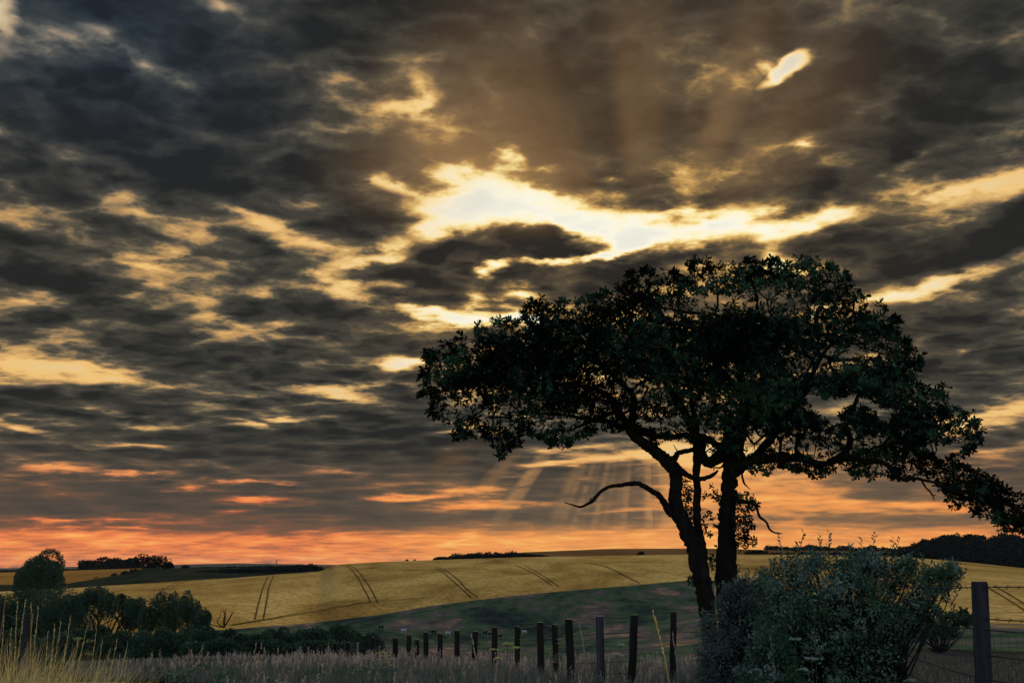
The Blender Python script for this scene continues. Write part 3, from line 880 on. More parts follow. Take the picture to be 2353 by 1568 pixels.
def inpoly(px, py, poly):
    inside = np.zeros(len(px), bool)
    n = len(poly)
    j = n - 1
    for i in range(n):
        xi, yi = poly[i]
        xj, yj = poly[j]
        c = ((yi > py) != (yj > py)) & (px < (xj - xi) * (py - yi) / (yj - yi + 1e-12) + xi)
        inside ^= c
        j = i
    return inside


def edge_dist(px, py, poly):
    d = np.full(len(px), 1e9)
    for i in range(len(poly)):
        a, b = poly[i], poly[(i + 1) % len(poly)]
        ab = b - a
        t = np.clip(((px - a[0]) * ab[0] + (py - a[1]) * ab[1]) / (ab @ ab), 0, 1)
        d = np.minimum(d, np.hypot(px - a[0] - t * ab[0], py - a[1] - t * ab[1]))
    return d


GAPS[0] = GAPS[0].mean(0) + (GAPS[0] - GAPS[0].mean(0)) * np.array([1.16, 1.42])


def keep_prob(px, py):
    k = np.ones(len(px))
    for (x, y, rx, ry, a) in THIN:
        q = ((px - x) / rx) ** 2 + ((py - y) / ry) ** 2
        k *= 1 - a * np.exp(-q * 1.0)
    for g in GAPS:
        k[inpoly(px, py, g)] = 0
    return k


# clump centres
n0 = 5200
px = rng.uniform(940, 2520, n0)
py = rng.uniform(585, 1310, n0)
ok = inpoly(px, py, POLY)
px, py = px[ok], py[ok]
ed = edge_dist(px, py, POLY)
kp = keep_prob(px, py)
ok = (rng.random(len(px)) < kp) & (ed > 9)
px, py, ed = px[ok], py[ok], ed[ok]
half = np.minimum(4.2, 1.0 + ed / FP * D * 2.0)
dep = D + .4 + rng.uniform(-1, 1, len(px)) * half
cent = np.array([at(a, b, c) for a, b, c in zip(px, py, dep)])
crad = np.clip(ed / FP * D, .10, .38)
# Poisson-like thinning
order = np.argsort(-ed + rng.normal(0, 6, len(ed)))
sel = []
for i in order:
    if len(sel) and np.min(np.linalg.norm(cent[sel] - cent[i], axis=1) / (.5 + .5 * crad[sel] / .38)) < .465:
        continue
    sel.append(i)
cent, crad, cpx, cpy, ced = cent[sel], crad[sel], px[sel], py[sel], ed[sel]
print('clumps', len(sel))

# twigs: each clump joins the nearest wood
nodes = np.concatenate(SK)
n_main = len(nodes)
nodes = list(nodes)
par = [-1] * n_main
dmain = np.min(np.linalg.norm(cent[:, None] - np.array(nodes)[None], axis=2), axis=1)
oidx = np.argsort(dmain)
wood = []
for i in oidx:
    A = np.array(nodes)
    dd = np.linalg.norm(A - cent[i], axis=1)
    k = int(np.argmin(dd))
    p0, p1 = A[k], cent[i]
    L = dd[k]
    nseg = max(2, int(L / .35))
    prev = k
    bend = rng.normal(0, .10 * L, 3)
    pth = [p0]
    ids = []
    for s in range(1, nseg + 1):
        t = s / nseg
        q = p0 * (1 - t) + p1 * t + bend * math.sin(t * math.pi) + (rng.normal(0, .03, 3) if s < nseg else 0)
        nodes.append(q)
        par.append(prev)
        prev = len(nodes) - 1
        ids.append(prev)
        pth.append(q)
    wood.append((k, ids))
nodes = np.array(nodes)
load = np.zeros(len(nodes))
for k, ids in wood[::-1]:
    load[ids[-1]] += 1
for i in range(len(nodes) - 1, n_main - 1, -1):
    if par[i] >= 0:
        load[par[i]] += load[i]
tmb = MB()
nbr = 0
for k, ids in sorted(wood, key=lambda w_: -load[w_[1][0]]):
    nbr += 1
    mb = MB() if nbr <= 280 else tmb
    P = np.array([nodes[k]] + [nodes[i] for i in ids])
    r = np.array([.011 * math.sqrt(load[ids[0]]) + .004] + [.011 * math.sqrt(load[i]) + .003 for i in ids])
    mb.add(*tube(P, r, 5, rng, .1))
    if nbr <= 280:
        mb.build('branch', M['bark'], oak, base, True)
if tmb.v:
    tag(tmb.build('fine_branches', M['bark'], oak, base, True), kind='stuff')


def rosettes(pos, dirs, rng, nl=8, L=.135, W=.046):
    n = len(pos)
    a = unit(np.cross(dirs, rnd_dirs(rng, n)))
    b = np.cross(dirs, a)
    P, Dd, Nn, LL = [], [], [], []
    for k in range(nl):
        th = 2 * math.pi * k / nl + rng.uniform(-.35, .35, n)
        radial = a * np.cos(th)[:, None] + b * np.sin(th)[:, None]
        lift = rng.uniform(.1, 1.0, n)[:, None]
        d = unit(radial + dirs * lift + rng.normal(0, .12, (n, 3)))
        P.append(pos + rng.normal(0, .012, (n, 3)))
        Dd.append(d)
        Nn.append(unit(dirs - d * np.sum(dirs * d, 1)[:, None] + rng.normal(0, .25, (n, 3))))
        LL.append(L * rng.uniform(.65, 1.2, n))
    P, Dd, Nn, LL = map(np.concatenate, (P, Dd, Nn, LL))
    return leaves(P, Dd, Nn, LL, LL * W / L, True)


RP, RD, TW = [], [], []
for c, cr_, ex in zip(cent, crad, ced):
    n = int(5 + 17 * (cr_ / .38) ** 2)
    u = rnd_dirs(rng, n)
    rr = rng.uniform(.35, 1.25, n) ** .6
    p = c + u * (cr_ * 1.15 * rr)[:, None] * np.array([1.15, 1.15, .8])
    d = unit(u + np.array([0, 0, .35]) + rng.normal(0, .3, (n, 3)))
    RP.append(p)
    RD.append(d)
    TW.append(np.repeat(c[None], n, 0))
# sprays hanging out along the rim
perim = []
for a, b in zip(POLY[:-1], POLY[1:]):
    L = np.hypot(*(b - a))
    for s in range(max(1, int(L / 9))):
        perim.append(a + (b - a) * rng.random() + rng.normal(0, 3, 2))
perim = np.array(perim)
cin = np.array([1600., 870.])
RIM = []
for q in perim:
    dep_ = D + rng.uniform(-.9, .9)
    p = at(q[0], q[1], dep_)
    j = int(np.argmin(np.linalg.norm(cent - p, axis=1)))
    dirn = unit(p - cent[j]) + np.array([0, 0, .15 if q[1] < 900 else -.5])
    RIM.append((p, unit(dirn), cent[j]))
RP, RD, TW = map(np.concatenate, (RP, RD, TW))
qx, qy = proj(RP)
ok = rng.random(len(RP)) < np.clip(keep_prob(qx, qy) * 1.1 + .03, 0, 1)
for g in GAPS:
    ok &= ~inpoly(qx, qy, g)
ed2 = edge_dist(qx, qy, POLY)
ok &= inpoly(qx, qy, POLY) | (ed2 < 5)
RP, RD, TW = RP[ok], RD[ok], TW[ok]
print('rosettes', len(RP))
V, T = rosettes(RP, RD, rng)
mb = MB()
mb.add(V, T)
# leaf shoots on the trunks
EP = []
def shoots(poly, dep_, n, w=1):
    poly = np.array(poly)
    lo, hi_ = poly.min(0), poly.max(0)
    k = 0
    out = []
    while k < n:
        q = rng.uniform(lo, hi_)
        if inpoly(q[:1], q[1:], poly)[0]:
            out.append(at(q[0], q[1], D + dep_ + rng.uniform(-.3, .3)))
            k += 1
    return np.array(out)
SH = [shoots(C6([(1105, 890), (1200, 900), (1200, 1080), (1130, 1090)]), .2, 26), shoots(C6([(1110, 1120), (1200, 1130), (1215, 1330), (1130, 1250)]), .2, 20),
      shoots(C6([(1270, 1180), (1340, 1330), (1350, 1370), (1290, 1360)]), .3, 10), shoots(C6([(1340, 935), (1400, 930), (1440, 1040), (1440, 1080), (1360, 1085)]), .4, 16),
      shoots(C6([(1330, 1150), (1400, 1230), (1400, 1310), (1340, 1290), (1300, 1200)]), .4, 10), shoots(C6([(1280, 1000), (1340, 1050), (1300, 1060)]), .3, 5),
      shoots(C6([(1570, 1010), (1690, 1000), (1760, 1090), (1730, 1170), (1640, 1160), (1560, 1180)]), .3, 50), shoots(C6([(1555, 1180), (1700, 1200), (1735, 1280), (1700, 1350), (1740, 1420), (1680, 1460), (1600, 1500), (1560, 1400)]), .2, 75),
      shoots(C6([(800, 550), (960, 570), (950, 600), (830, 590)]), 0, 12), shoots(C6([(1340, 600), (1440, 640), (1450, 760), (1420, 760)]), .5, 12), shoots(C6([(1640, 740), (1790, 790), (1780, 850), (1700, 860)]), .2, 14),
      shoots([(1575, 1325), (1605, 1318), (1610, 1335), (1580, 1340)], 0, 8), shoots(C4 := [c4(1180, 300), c4(1240, 300), c4(1250, 440), c4(1180, 440)], .2, 12)]
mb2 = MB()
for s in SH:
    dd_ = rnd_dirs(rng, len(s)) + np.array([0, 0, .4])
    mb.add(*rosettes(s, unit(dd_), rng, 5, .12, .05))
    # thin shoots carrying them
    allw = nodes[:n_main]
    for p in s[::2]:
        j = int(np.argmin(np.linalg.norm(allw - p, axis=1)))
        q = allw[j]
        mid = (p + q) / 2 + rng.normal(0, .04, 3)
        mb2.add(*tube(np.array([q, mid, p]), [.008, .006, .003], 4))
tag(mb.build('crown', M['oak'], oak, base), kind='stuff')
# twigs inside the crown
for p, c in zip(RP[::3], TW[::3]):
    mid = (p + c) / 2 + rng.normal(0, .03, 3)
    mb2.add(*tube(np.array([c, mid, p]), [.007, .005, .003], 3))
for p, d, c in RIM:
    mb2.add(*tube(np.array([c, (p + c) / 2 + rng.normal(0, .02, 3), p]), [.008, .006, .004], 3))
# a few bare twigs at the right
for pts in ([(1820, 980), (1830, 900)], [(1870, 960), (1960, 985), (2010, 1000), (2030, 960)], [(1960, 1060), (2050, 1050), (2130, 1030)], [(1940, 1000), (1980, 970), (2000, 1000)]):
    P = [at(*c7(*q), D - 1.3) for q in pts]
    mb2.add(*tube(np.array(P), np.linspace(.012, .004, len(P)), 4))
tag(mb2.build('twigs', M['bark'], oak, base), kind='stuff')
# sprays as single pieces: six patterns, each used many times
PAT = []
for k in range(6):
    rk = np.random.default_rng(50 + k)
    m = rk.integers(1, 4)
    pos = np.array([[0, 0, 0.]] + [list(rk.normal(0, .07, 3)) for _ in range(m)])
    V, T = rosettes(pos, unit(np.array([[0, 0, 1.]] * len(pos)) + rk.normal(0, .4, (len(pos), 3))), rk, 9, .145, .050)
    me = bpy.data.meshes.new('leaf_spray')
    me.from_pydata(V.tolist(), [], T.tolist())
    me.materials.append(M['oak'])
    PAT.append(me)
idx = rng.permutation(len(RIM))
for n_, i in enumerate(idx[:290]):
    p, d, c = RIM[i]
    o = bpy.data.objects.new('leaf_spray', PAT[n_ % 6])
    COL.objects.link(o)
    o.parent = oak
    o.location = Vector(p - base)
    o.rotation_euler = Vector(d).to_track_quat('Z', 'Y').to_euler()
    s = rng.uniform(.75, 1.15)
    o.scale = (s, s, s)
if len(RIM) > 290:
    mb = MB()
    Pq = np.array([RIM[i][0] for i in idx[290:]])
    Dq = np.array([RIM[i][1] for i in idx[290:]])
    mb.add(*rosettes(Pq, Dq, rng, 8))
    tag(mb.build('leaf_fringe', M['oak'], oak, base), kind='stuff')

# ------------------------------------------------------------------ shrubs in front


def shrub(name, poly, Dm, half, n_clump, n_leaf, L, W, m, label, cat, seed, shoots_=(), stems=7):
    rg = np.random.default_rng(seed)
    poly = np.array(poly, float)
    lo, hi_ = poly.min(0), poly.max(0)
    cx = (poly[:, 0].max() + poly[:, 0].min()) / 2
    b = at(cx, 1500, Dm)
    b[2] = zat(b[0], b[1])
    t = tag(empty(name, b), label, cat)
    cs = []
    while len(cs) < n_clump:
        q = rg.uniform(lo, hi_)
        if inpoly(q[:1], q[1:], poly)[0]:
            e = edge_dist(q[:1], q[1:], poly)[0] / FP * Dm
            cs.append((*at(q[0], q[1], Dm + rg.uniform(-1, 1) * min(half, .15 + e * 1.6)), e))
    cs = np.array(cs)
    wood_, fol = MB(), MB()
    roots = [b + np.array([rg.normal(0, .18), rg.normal(0, .15), -.05]) for _ in range(stems)]
    per = max(1, n_leaf // n_clump)
    for x in cs:
        c, e = x[:3], x[3]
        r0 = roots[rg.integers(stems)]
        mid = r0 * .45 + c * .55 + rg.normal(0, .08, 3) + np.array([0, 0, .1])
        P, r = smooth_path([r0, mid, c], [.014, .008, .003], 4)
        wood_.add(*tube(P, r, 4))
        # leafy shoots radiating from each clump
        ns = 5
        for s in range(ns):
            d = unit(rg.normal(0, 1, 3) * np.array([1, 1, .7]) + np.array([0, 0, .75]))
            ln = rg.uniform(.10, .26) * min(1, .5 + e * 3)
            k = per // ns
            tt = rg.uniform(0, 1, k)
            p = c + d * (tt * ln)[:, None] + rg.normal(0, .022, (k, 3))
            ld = unit(d * .7 + rnd_dirs(rg, k))
            fol.add(*leaves(p, ld, unit(rnd_dirs(rg, k) + np.array([0, 0, .6])), L * rg.uniform(.6, 1.2, k), W * rg.uniform(.7, 1.2, k)))
    for (sx, sy0, sy1, lean) in shoots_:
        p0, p1 = at(sx - lean, sy0, Dm + rg.uniform(-.3, .3)), at(sx, sy1, Dm)
        P, r = smooth_path([p0, (p0 + p1) / 2 + rg.normal(0, .008, 3), p1], [.005, .003, .0015], 5)
        wood_.add(*tube(P, r, 4))
        k = int(max(7, (sy0 - sy1) / 4))
        tt = np.linspace(.25, 1, k)
        ii = np.clip((tt * (len(P) - 1)).astype(int), 0, len(P) - 1)
        pp = P[ii]
        ld = rnd_dirs(rg, k) * np.array([1, .5, .4]) + np.array([0, 0, .7])
        fol.add(*leaves(pp, unit(ld), rnd_dirs(rg, k), .045, .018))
    wood_.build('stems', M['bark'], t, b, True)
    tag(fol.build('foliage', m, t, b), kind='stuff')
    return t


shrub('hawthorn_bush', [(1755, 1400), (1745, 1345), (1762, 1306), (1800, 1290), (1850, 1280), (1930, 1292), (2000, 1284), (2060, 1298), (2120, 1304), (2150, 1325), (2192, 1305), (2198, 1340), (2186, 1372), (2150, 1400), (2110, 1430), (2085, 1480), (2060, 1520), (2080, 1620), (1990, 1680), (1700, 1680), (1690, 1560), (1740, 1480)],
      8.6, .75, 470, 54000, .036, .019, M['shrub'], 'large dark green hawthorn bush with thin upright shoots, right of the oak trunks', 'bush', 3,
      [(1791, 1300, 1230, -2), (1846, 1300, 1223, 22), (1882, 1290, 1230, -4), (1905, 1300, 1223, -2), (1980, 1290, 1238, -4), (2010, 1295, 1227, 8), (2053, 1300, 1239, 5), (2066, 1300, 1239, 10), (1955, 1290, 1250, 3), (1768, 1330, 1285, 0), (2197, 1370, 1300, 20), (2150, 1340, 1300, 8), (1830, 1290, 1250, 16), (2188, 1400, 1330, 18), (2120, 1320, 1272, -4), (1925, 1290, 1262, 3), (1742, 1370, 1322, -6), (1812, 1310, 1268, 6), (1868, 1300, 1262, -8), (1940, 1310, 1270, 8), (1998, 1306, 1262, -6), (2034, 1310, 1266, 4), (2090, 1322, 1276, 10), (2138, 1340, 1290, 12), (2170, 1360, 1306, 14), (2206, 1390, 1345, 22), (2192, 1430, 1388, 24), (2160, 1440, 1402, 20), (1778, 1320, 1280, 4)], 9)
shrub('feathery_bush', [(1615, 1500), (1622, 1440), (1640, 1400), (1660, 1365), (1690, 1345), (1720, 1335), (1745, 1350), (1770, 1380), (1780, 1440), (1760, 1520), (1760, 1680), (1600, 1680), (1600, 1560)],
      9.6, .4, 230, 32000, .034, .016, M['shrub_pale'], 'pale grey-green feathery bush hiding the foot of the oak trunks', 'bush', 4, [(1745, 1350, 1318, 5), (1700, 1350, 1300, 10), (1720, 1340, 1310, 14), (1615, 1440, 1400, 4)], 5)
# low bramble at the fence on the right
shrub('bramble_bush', [(2085, 1418), (2130, 1395), (2180, 1402), (2235, 1408), (2238, 1430), (2210, 1462), (2140, 1476), (2090, 1480)], 30, .9, 60, 5000, .11, .07, M['dark_leaf'], 'low dark bramble behind the wire just left of the right-hand post', 'bush', 5, (), 3)

# ------------------------------------------------------------------ hedges, bushes and trees beyond
def crown_cards(mb, c, rad, n, L, rg, W=None):
    """foliage on and in an uneven lump"""
    nl = 7
    sub = np.vstack([[0, 0, 0]] + [unit(rg.normal(size=3)) * .55 for _ in range(nl)])
    sr = np.concatenate([[.75], rg.uniform(.38, .6, nl)])
    k = rg.integers(0, nl + 1, n)
    u = rnd_dirs(rg, n)
    p = sub[k] + u * (sr[k] * rg.uniform(.55, 1.06, n) ** .5)[:, None]
    p = c + p * rad
    d = unit(u + rnd_dirs(rg, n) * .9)
    mb.add(*leaves(p, d, rnd_dirs(rg, n), L * rg.uniform(.6, 1.3, n), (W or L * .6) * rg.uniform(.7, 1.2, n)))


def far_tree(name, x0, x1, y0, y1, d, label, cat, group=None, n=900, L=None, seed=0, m='far_leaf', trunk=True, base_y=None, lean=0, lobes=1, depth=.7, full=False):
    rg = np.random.default_rng(seed)
    cx, cy = (x0 + x1) / 2, (y0 + y1) / 2
    c = at(cx, cy, d)
    w = (x1 - x0) / FP * d / 2
    h = (y1 - y0) / FP * d / 2
    gz = zat(c[0], c[1])
    b = np.array([c[0], c[1], min(gz, c[2] - h)]) if gz < c[2] + h * .5 else np.array([c[0], c[1], c[2] - h])
    t = tag(empty(name, b), label, cat, group)
    L = L or 4.2 / FP * d
    mb_ = MB()
    for k in range(lobes):
        if lobes == 1:
            cc, ra = c, np.array([w * .82, w * depth, h * .86])
        else:
            f = (k + .5) / lobes * 2 - 1
            hh = h * (1 - .30 * f * f) * rg.uniform(.85, 1.)
            cc = c + np.array([f * w * .75, rg.uniform(-.3, .3) * w * depth, (hh - h) * .8])
            ra = np.array([w * 1.25 / lobes + .15 * w, w * depth * .7, hh * .82])
        crown_cards(mb_, cc, ra, n // lobes, L, rg)
    if trunk:
        tb = MB()
        tr = max(.06, w * .06)
        for s in (-.12, .15):
            top = c + np.array([s * w, 0, h * .1])
            P, r = smooth_path([b + np.array([s * .3 * w - lean, 0, -.3]), b * .5 + c * .5 + rg.normal(0, .06 * w, 3) * [1, 1, 0], top], [tr, tr * .7, tr * .4], 4)
            tb.add(*tube(P, r, 6, rg, .1))
            for q in range(5):
                e = c + rnd_dirs(rg, 1)[0] * [w * .7, w * .5, h * .5]
                P2, r2 = smooth_path([P[len(P) // 2], (P[len(P) // 2] + e) / 2 + rg.normal(0, .08 * w, 3), e], [tr * .5, tr * .3, tr * .12], 3)
                tb.add(*tube(P2, r2, 4))
        tb.build('trunk', M['bark_far'], t, b, True)
    tag(mb_.build('crown', M[m], t, b), kind='stuff')
    return t


far_tree('round_tree', 28, 158, 1260, 1396, 118, 'round-topped dark tree standing alone against the orange sky at far left', 'tree', n=20000, seed=1, m='dark_leaf', lobes=1, full=True)
tree_row = [(184, 222, 1275, 1313, 'small rounded tree at the left end of the skyline clump'), (213, 274, 1271, 1314, 'wide low tree second from the left in the skyline clump'), (260, 320, 1275, 1314, 'low dark tree in the middle of the skyline clump'),
            (310, 386, 1264, 1314, 'tallest domed tree at the right of the skyline clump'), (376, 398, 1289, 1308, 'small bush at the right foot of the domed skyline tree')]
for i, (x0, x1, y0, y1, lb) in enumerate(tree_row):
    far_tree('skyline_tree', x0, x1, y0, y1, 690 if i < 3 else 385, lb, 'tree', 'clump of trees on the left skyline', n=2600, seed=20 + i, lobes=2)
far_tree('skyline_bush', 415, 436, 1299, 1310, 400, 'tiny lone bush on the skyline just right of the tree clump', 'bush', n=500, seed=31, trunk=False)

# near-left thickets and wind-bent trees
far_tree('hedge_tree', -60, 180, 1300, 1500, 62, 'broad dark thicket tree at the left edge below the round tree', 'tree', n=26000, seed=40, m='dark_leaf', lobes=4)
far_tree('hedge_tree', 40, 190, 1322, 1500, 58, 'dark upright thicket tree beside the wind-bent trees on the left', 'tree', n=16000, seed=41, m='dark_leaf', lobes=2)


def bent_tree(name, x0, x1, y0, y1, d, foot, label, seed, n):
    rg = np.random.default_rng(seed)
    fp = at(foot[0], foot[1], d)
    gz = zat(fp[0], fp[1])
    b = np.array([fp[0], fp[1], min(gz, fp[2])])
    t = tag(empty(name, b), label, 'tree', 'wind-bent trees in the valley')
    w = MB()
    f_ = MB()
    k = 9
    for i in range(k):
        fx = x0 + (x1 - x0) * (i + .5) / k
        u = (fx - (x0 + x1) / 2) / ((x1 - x0) / 2)
        top = y0 + (y1 - y0) * (.12 + .42 * u * u)
        bot = y1 - (y1 - y0) * .12 * abs(u)
        c = at(fx, (top + bot) / 2, d + rg.uniform(-1.5, 1.5))
        crown_cards(f_, c, np.array([(x1 - x0) / k * .95, (x1 - x0) / k * 1.1, (bot - top) * .62]) / FP * d, n // k, 4.2 / FP * d, rg)
        # crooked limbs from the foot to each lump
        e = at(fx, bot - 4, d)
        s = np.array([b[0], b[1], b[2]])
        m1 = s * .6 + e * .4 + rg.normal(0, .35, 3)
        m2 = s * .25 + e * .75 + rg.normal(0, .35, 3)
        P, r = smooth_path([s, m1, m2, e], [.14, .10, .07, .04], 4)
        w.add(*tube(P, r, 5, rg, .12))
        for q in range(3):
            e2 = e + rg.normal(0, .5, 3)
            w.add(*tube(np.array([m2, (m2 + e2) / 2 + rg.normal(0, .15, 3), e2]), [.05, .035, .015], 4))
    w.build('trunk', M['bark_far'], t, b, True)
    tag(f_.build('crown', M['dark_leaf'], t, b), kind='stuff')


bent_tree('bent_tree', 140, 306, 1346, 1414, 60, (215, 1462), 'wind-bent tree with thin flat crown and crooked limbs over the gold field', 42, 15000)
bent_tree('bent_tree', 290, 474, 1350, 1452, 60, (352, 1480), 'wind-bent tree with thick domed crown in front of the gold field', 43, 24000)

BUSH = [(150, 250, 1436, 1500, 50, 'dark bush under the flat-crowned bent tree'), (235, 345, 1445, 1512, 48, 'dark green bush between the two bent trees'), (320, 430, 1440, 1508, 52, 'bush at the foot of the dome-crowned bent tree'),
        (410, 500, 1432, 1500, 55, 'pale-topped bush right of the dome-crowned bent tree'), (480, 560, 1440, 1505, 60, 'dark bush beneath the bare twiggy shrub'), (545, 625, 1448, 1508, 62, 'low bush on the near edge of the gold field'),
        (610, 690, 1441, 1505, 64, 'round bush breaking the lower edge of the gold field'), (680, 760, 1436, 1503, 66, 'bush left of where the pasture begins'), (745, 820, 1432, 1500, 70, 'rounded bush at the corner of field and pasture'),
        (800, 880, 1442, 1500, 72, 'last low bush of the valley hedge, beside the pasture'), (560, 680, 1466, 1515, 46, 'low front bush in the middle of the valley hedge'), (690, 800, 1470, 1512, 46, 'low front bush near the right end of the valley hedge'), (430, 560, 1468, 1520, 44, 'low front bush at the left of the valley hedge'),
        (-20, 100, 1440, 1540, 40, 'dark bush at the left edge behind the straw-coloured grass'), (90, 200, 1455, 1540, 38, 'dark bush rising behind the straw-coloured grass'), (190, 300, 1475, 1575, 34, 'low dark bush between straw grass and verge')]
for i, (x0, x1, y0, y1, d, lb) in enumerate(BUSH):
    far_tree('valley_bush', x0 - 6, x1 + 6, y0 - 12, y1 + 10, d, lb, 'bush', 'bushes along the valley hedge', n=6500, L=.17, seed=60 + i, m='dark_leaf', trunk=False, lobes=3, depth=.6)
far_tree('verge_bush', 358, 424, 1506, 1560, 19, 'small grey-green bush growing in the grass verge near the lane', 'bush', n=3200, L=.055, seed=90, m='shrub_pale', trunk=False, lobes=2)

# bare twiggy shrub
rg = np.random.default_rng(7)
sb = at(515, 1440, 57)
tw = MB()
for pts in ([(110, 880), (105, 930), (140, 985)], [(230, 850), (235, 900), (200, 965)], [(290, 820), (285, 880), (262, 950)], [(370, 840), (340, 890), (300, 960)], [(232, 830), (270, 870), (285, 880)], [(330, 850), (345, 890)], [(375, 860), (345, 895)], [(255, 820), (275, 865)]):
    P = [at(*c2(*q), 57) for q in pts]
    P.append(sb)
    P, r = smooth_path(P, np.linspace(.008, .035, len(P)), 3)
    tw.add(*tube(P, r, 4))
tag(tw.build('bare_shrub', M['bark_far'], None, sb), 'leafless twiggy shrub poking up in front of the gold field', 'shrub').location = sb

# hedge along the field top on the left
def hedge(name, pts, d, h, label, n, seed, L=None, m='far_leaf', cat='hedge', thick=1.6, kind=None, uneven=.35):
    rg = np.random.default_rng(seed)
    pts = np.array(pts, float)
    seg = np.hypot(*np.diff(pts, axis=0).T)
    cum = np.concatenate([[0], np.cumsum(seg)])
    k = max(6, int(cum[-1] / 9))
    mb_ = MB()
    b = at(*pts[0], d)
    for t in np.linspace(0, cum[-1], k):
        x = np.interp(t, cum, pts[:, 0])
        y = np.interp(t, cum, pts[:, 1])
        hh = (np.interp(t, cum, h) if not np.isscalar(h) else h) * rg.uniform(1 - uneven, 1 + uneven * .3)
        c = at(x, y - hh / 2, d + rg.uniform(-3, 3))
        crown_cards(mb_, c, np.array([10 / FP * d, thick, hh * .55 / FP * d]), n // k, L or 4. / FP * d, rg)
    o = mb_.build(name, M[m], None, b)
    o.location = b
    if kind:
        return tag(o, label, cat, kind=kind)
    return tag(o, label, cat)


hedge('hedge', [(250, 1334), (330, 1326), (452, 1322), (560, 1318), (650, 1314), (715, 1311), (733, 1310)], 372, [3, 6, 12, 14, 13, 15, 7], 'long dark hedge running down the crest above the gold field on the left', 9000, 100)
hedge('hedge', [(400, 1308), (520, 1306), (620, 1304), (720, 1302)], 430, [3, 4, 4, 5], 'thin upper line of hedge against the pale far hills', 3000, 101)
hedge('hedge', [(-40, 1318), (60, 1316), (150, 1314), (230, 1312)], 640, [6, 6, 6, 5], 'thin dark hedge on the horizon behind the round tree', 2400, 102)
for i, (x, y, w, h_, lb) in enumerate([(221, 1330, 12, 6, 'tiny round bush lowest on the left scrub bank'), (264, 1325, 26, 13, 'largest round bush on the left scrub bank'), (288, 1318, 24, 10, 'middle bush climbing the left scrub bank'), (306, 1313, 20, 10, 'topmost bush of the left scrub bank under the skyline trees')]):
    far_tree('bank_bush', x - w / 2, x + w / 2, y - h_ / 2, y + h_ / 2 + 2, 370, lb, 'bush', 'bushes on the left scrub bank', n=500, seed=110 + i, trunk=False)

# copse on the far crest, single bush, treeline at the right, wood
hedge('woods', [(1006, 1286), (1060, 1284), (1120, 1283), (1180, 1282), (1244, 1280)], 455, [4, 13, 14, 13, 4], 'dark copse lying along the far crest of the gold field', 9000, 120, kind='stuff', cat='wood', L=.9, thick=5, uneven=.3)
far_tree('crest_bush', 1462, 1482, 1268, 1277, 446, 'single dark bush on the field crest left of the oak trunks', 'bush', n=500, seed=130, trunk=False)
for i, (px_, dy_) in enumerate([(935, 3), (952, 3)]):
    far_tree('crest_bush', px_ - 3, px_ + 3, 1284, 1289, 430, ['left speck of a bush on the skyline crest', 'right speck of a bush on the skyline crest'][i], 'bush', n=120, seed=133 + i, trunk=False, L=.5)
TR = [(1712, 1764, 1260, 1278, 445), (1760, 1790, 1251, 1266, 900), (1785, 1812, 1255, 1266, 900), (1812, 1846, 1256, 1268, 900), (1845, 1880, 1249, 1268, 900), (1872, 1905, 1254, 1268, 900), (1900, 1930, 1256, 1268, 900), (1925, 1962, 1250, 1270, 900), (1955, 1990, 1255, 1272, 900), (1985, 2015, 1250, 1272, 900), (2010, 2040, 1253, 1274, 900), (2035, 2062, 1256, 1275, 900), (2060, 2084, 1249, 1278, 900), (2078, 2104, 1256, 1282, 900), (1840, 1880, 1264, 1280, 430), (1770, 1830, 1268, 1280, 430), (1900, 1960, 1266, 1281, 430), (1950, 2030, 1264, 1282, 420), (2030, 2100, 1262, 1284, 420), (2090, 2130, 1262, 1288, 420)]
RL = ['low wide tree at field level just right of the oak trunk', 'first small skyline tree right of the oak trunk', 'second small skyline tree right of the oak trunk', 'third small skyline tree right of the oak trunk',
      'tall-topped skyline tree beside the second bush shoot', 'skyline tree between the third and fourth bush shoots', 'flat skyline tree right of the fourth bush shoot', 'wide domed skyline tree above the middle of the bush', 'low skyline tree right of the wide domed one',
      'tree behind the tall bush shoot right of centre', 'skyline tree between the right-hand bush shoots', 'small skyline tree behind the last pair of shoots', 'pointed skyline tree just left of the big wood', 'last low skyline tree touching the big wood',
      'lower-row tree under the tall-topped skyline tree', 'lower-row hedge tree left of the bush shoots', 'lower-row tree under the middle skyline trees', 'lower-row wide tree under the wide domed one', 'lower-row wide tree left of the wood', 'lower-row tree at the foot of the wood']
for i, (x0, x1, y0, y1, d) in enumerate(TR):
    far_tree('ridge_tree', x0, x1, y0, y1, d, RL[i], 'tree', 'trees along the right ridge', n=1100, seed=140 + i, trunk=False, lobes=2)
# the wood: many crowns as one mass
rg = np.random.default_rng(9)
wtop = np.array([c5(*q) for q in [(1200, 235), (1260, 172), (1340, 152), (1440, 122), (1500, 97), (1640, 84), (1780, 108), (1880, 84), (1980, 124), (2080, 98), (2200, 92), (2352, 104), (2700, 100), (3100, 150)]])
wbot = np.array([c5(*q) for q in [(1200, 330), (1500, 345), (1900, 400), (2352, 445), (2700, 480), (3100, 520)]])
mb = MB()
for i in range(330):
    x = rg.uniform(wtop[0, 0], wtop[-1, 0])
    yt, yb = np.interp(x, *wtop.T), np.interp(x, *wbot.T)
    f = rg.random() ** 1.1
    y = yt + 8 + rg.normal(0, 1.5) + (yb - yt - 9) * f
    d = 520 - 190 * f
    rr = rg.uniform(9, 14) / FP * d
    c = at(x, y, d)
    crown_cards(mb, c, np.array([rr, rr, rr * .8]), 420, 1.1, rg)
wd = mb.build('woods', M['far_leaf'])
tag(wd, 'dense dark wood covering the hill at the right edge', 'wood', kind='stuff')
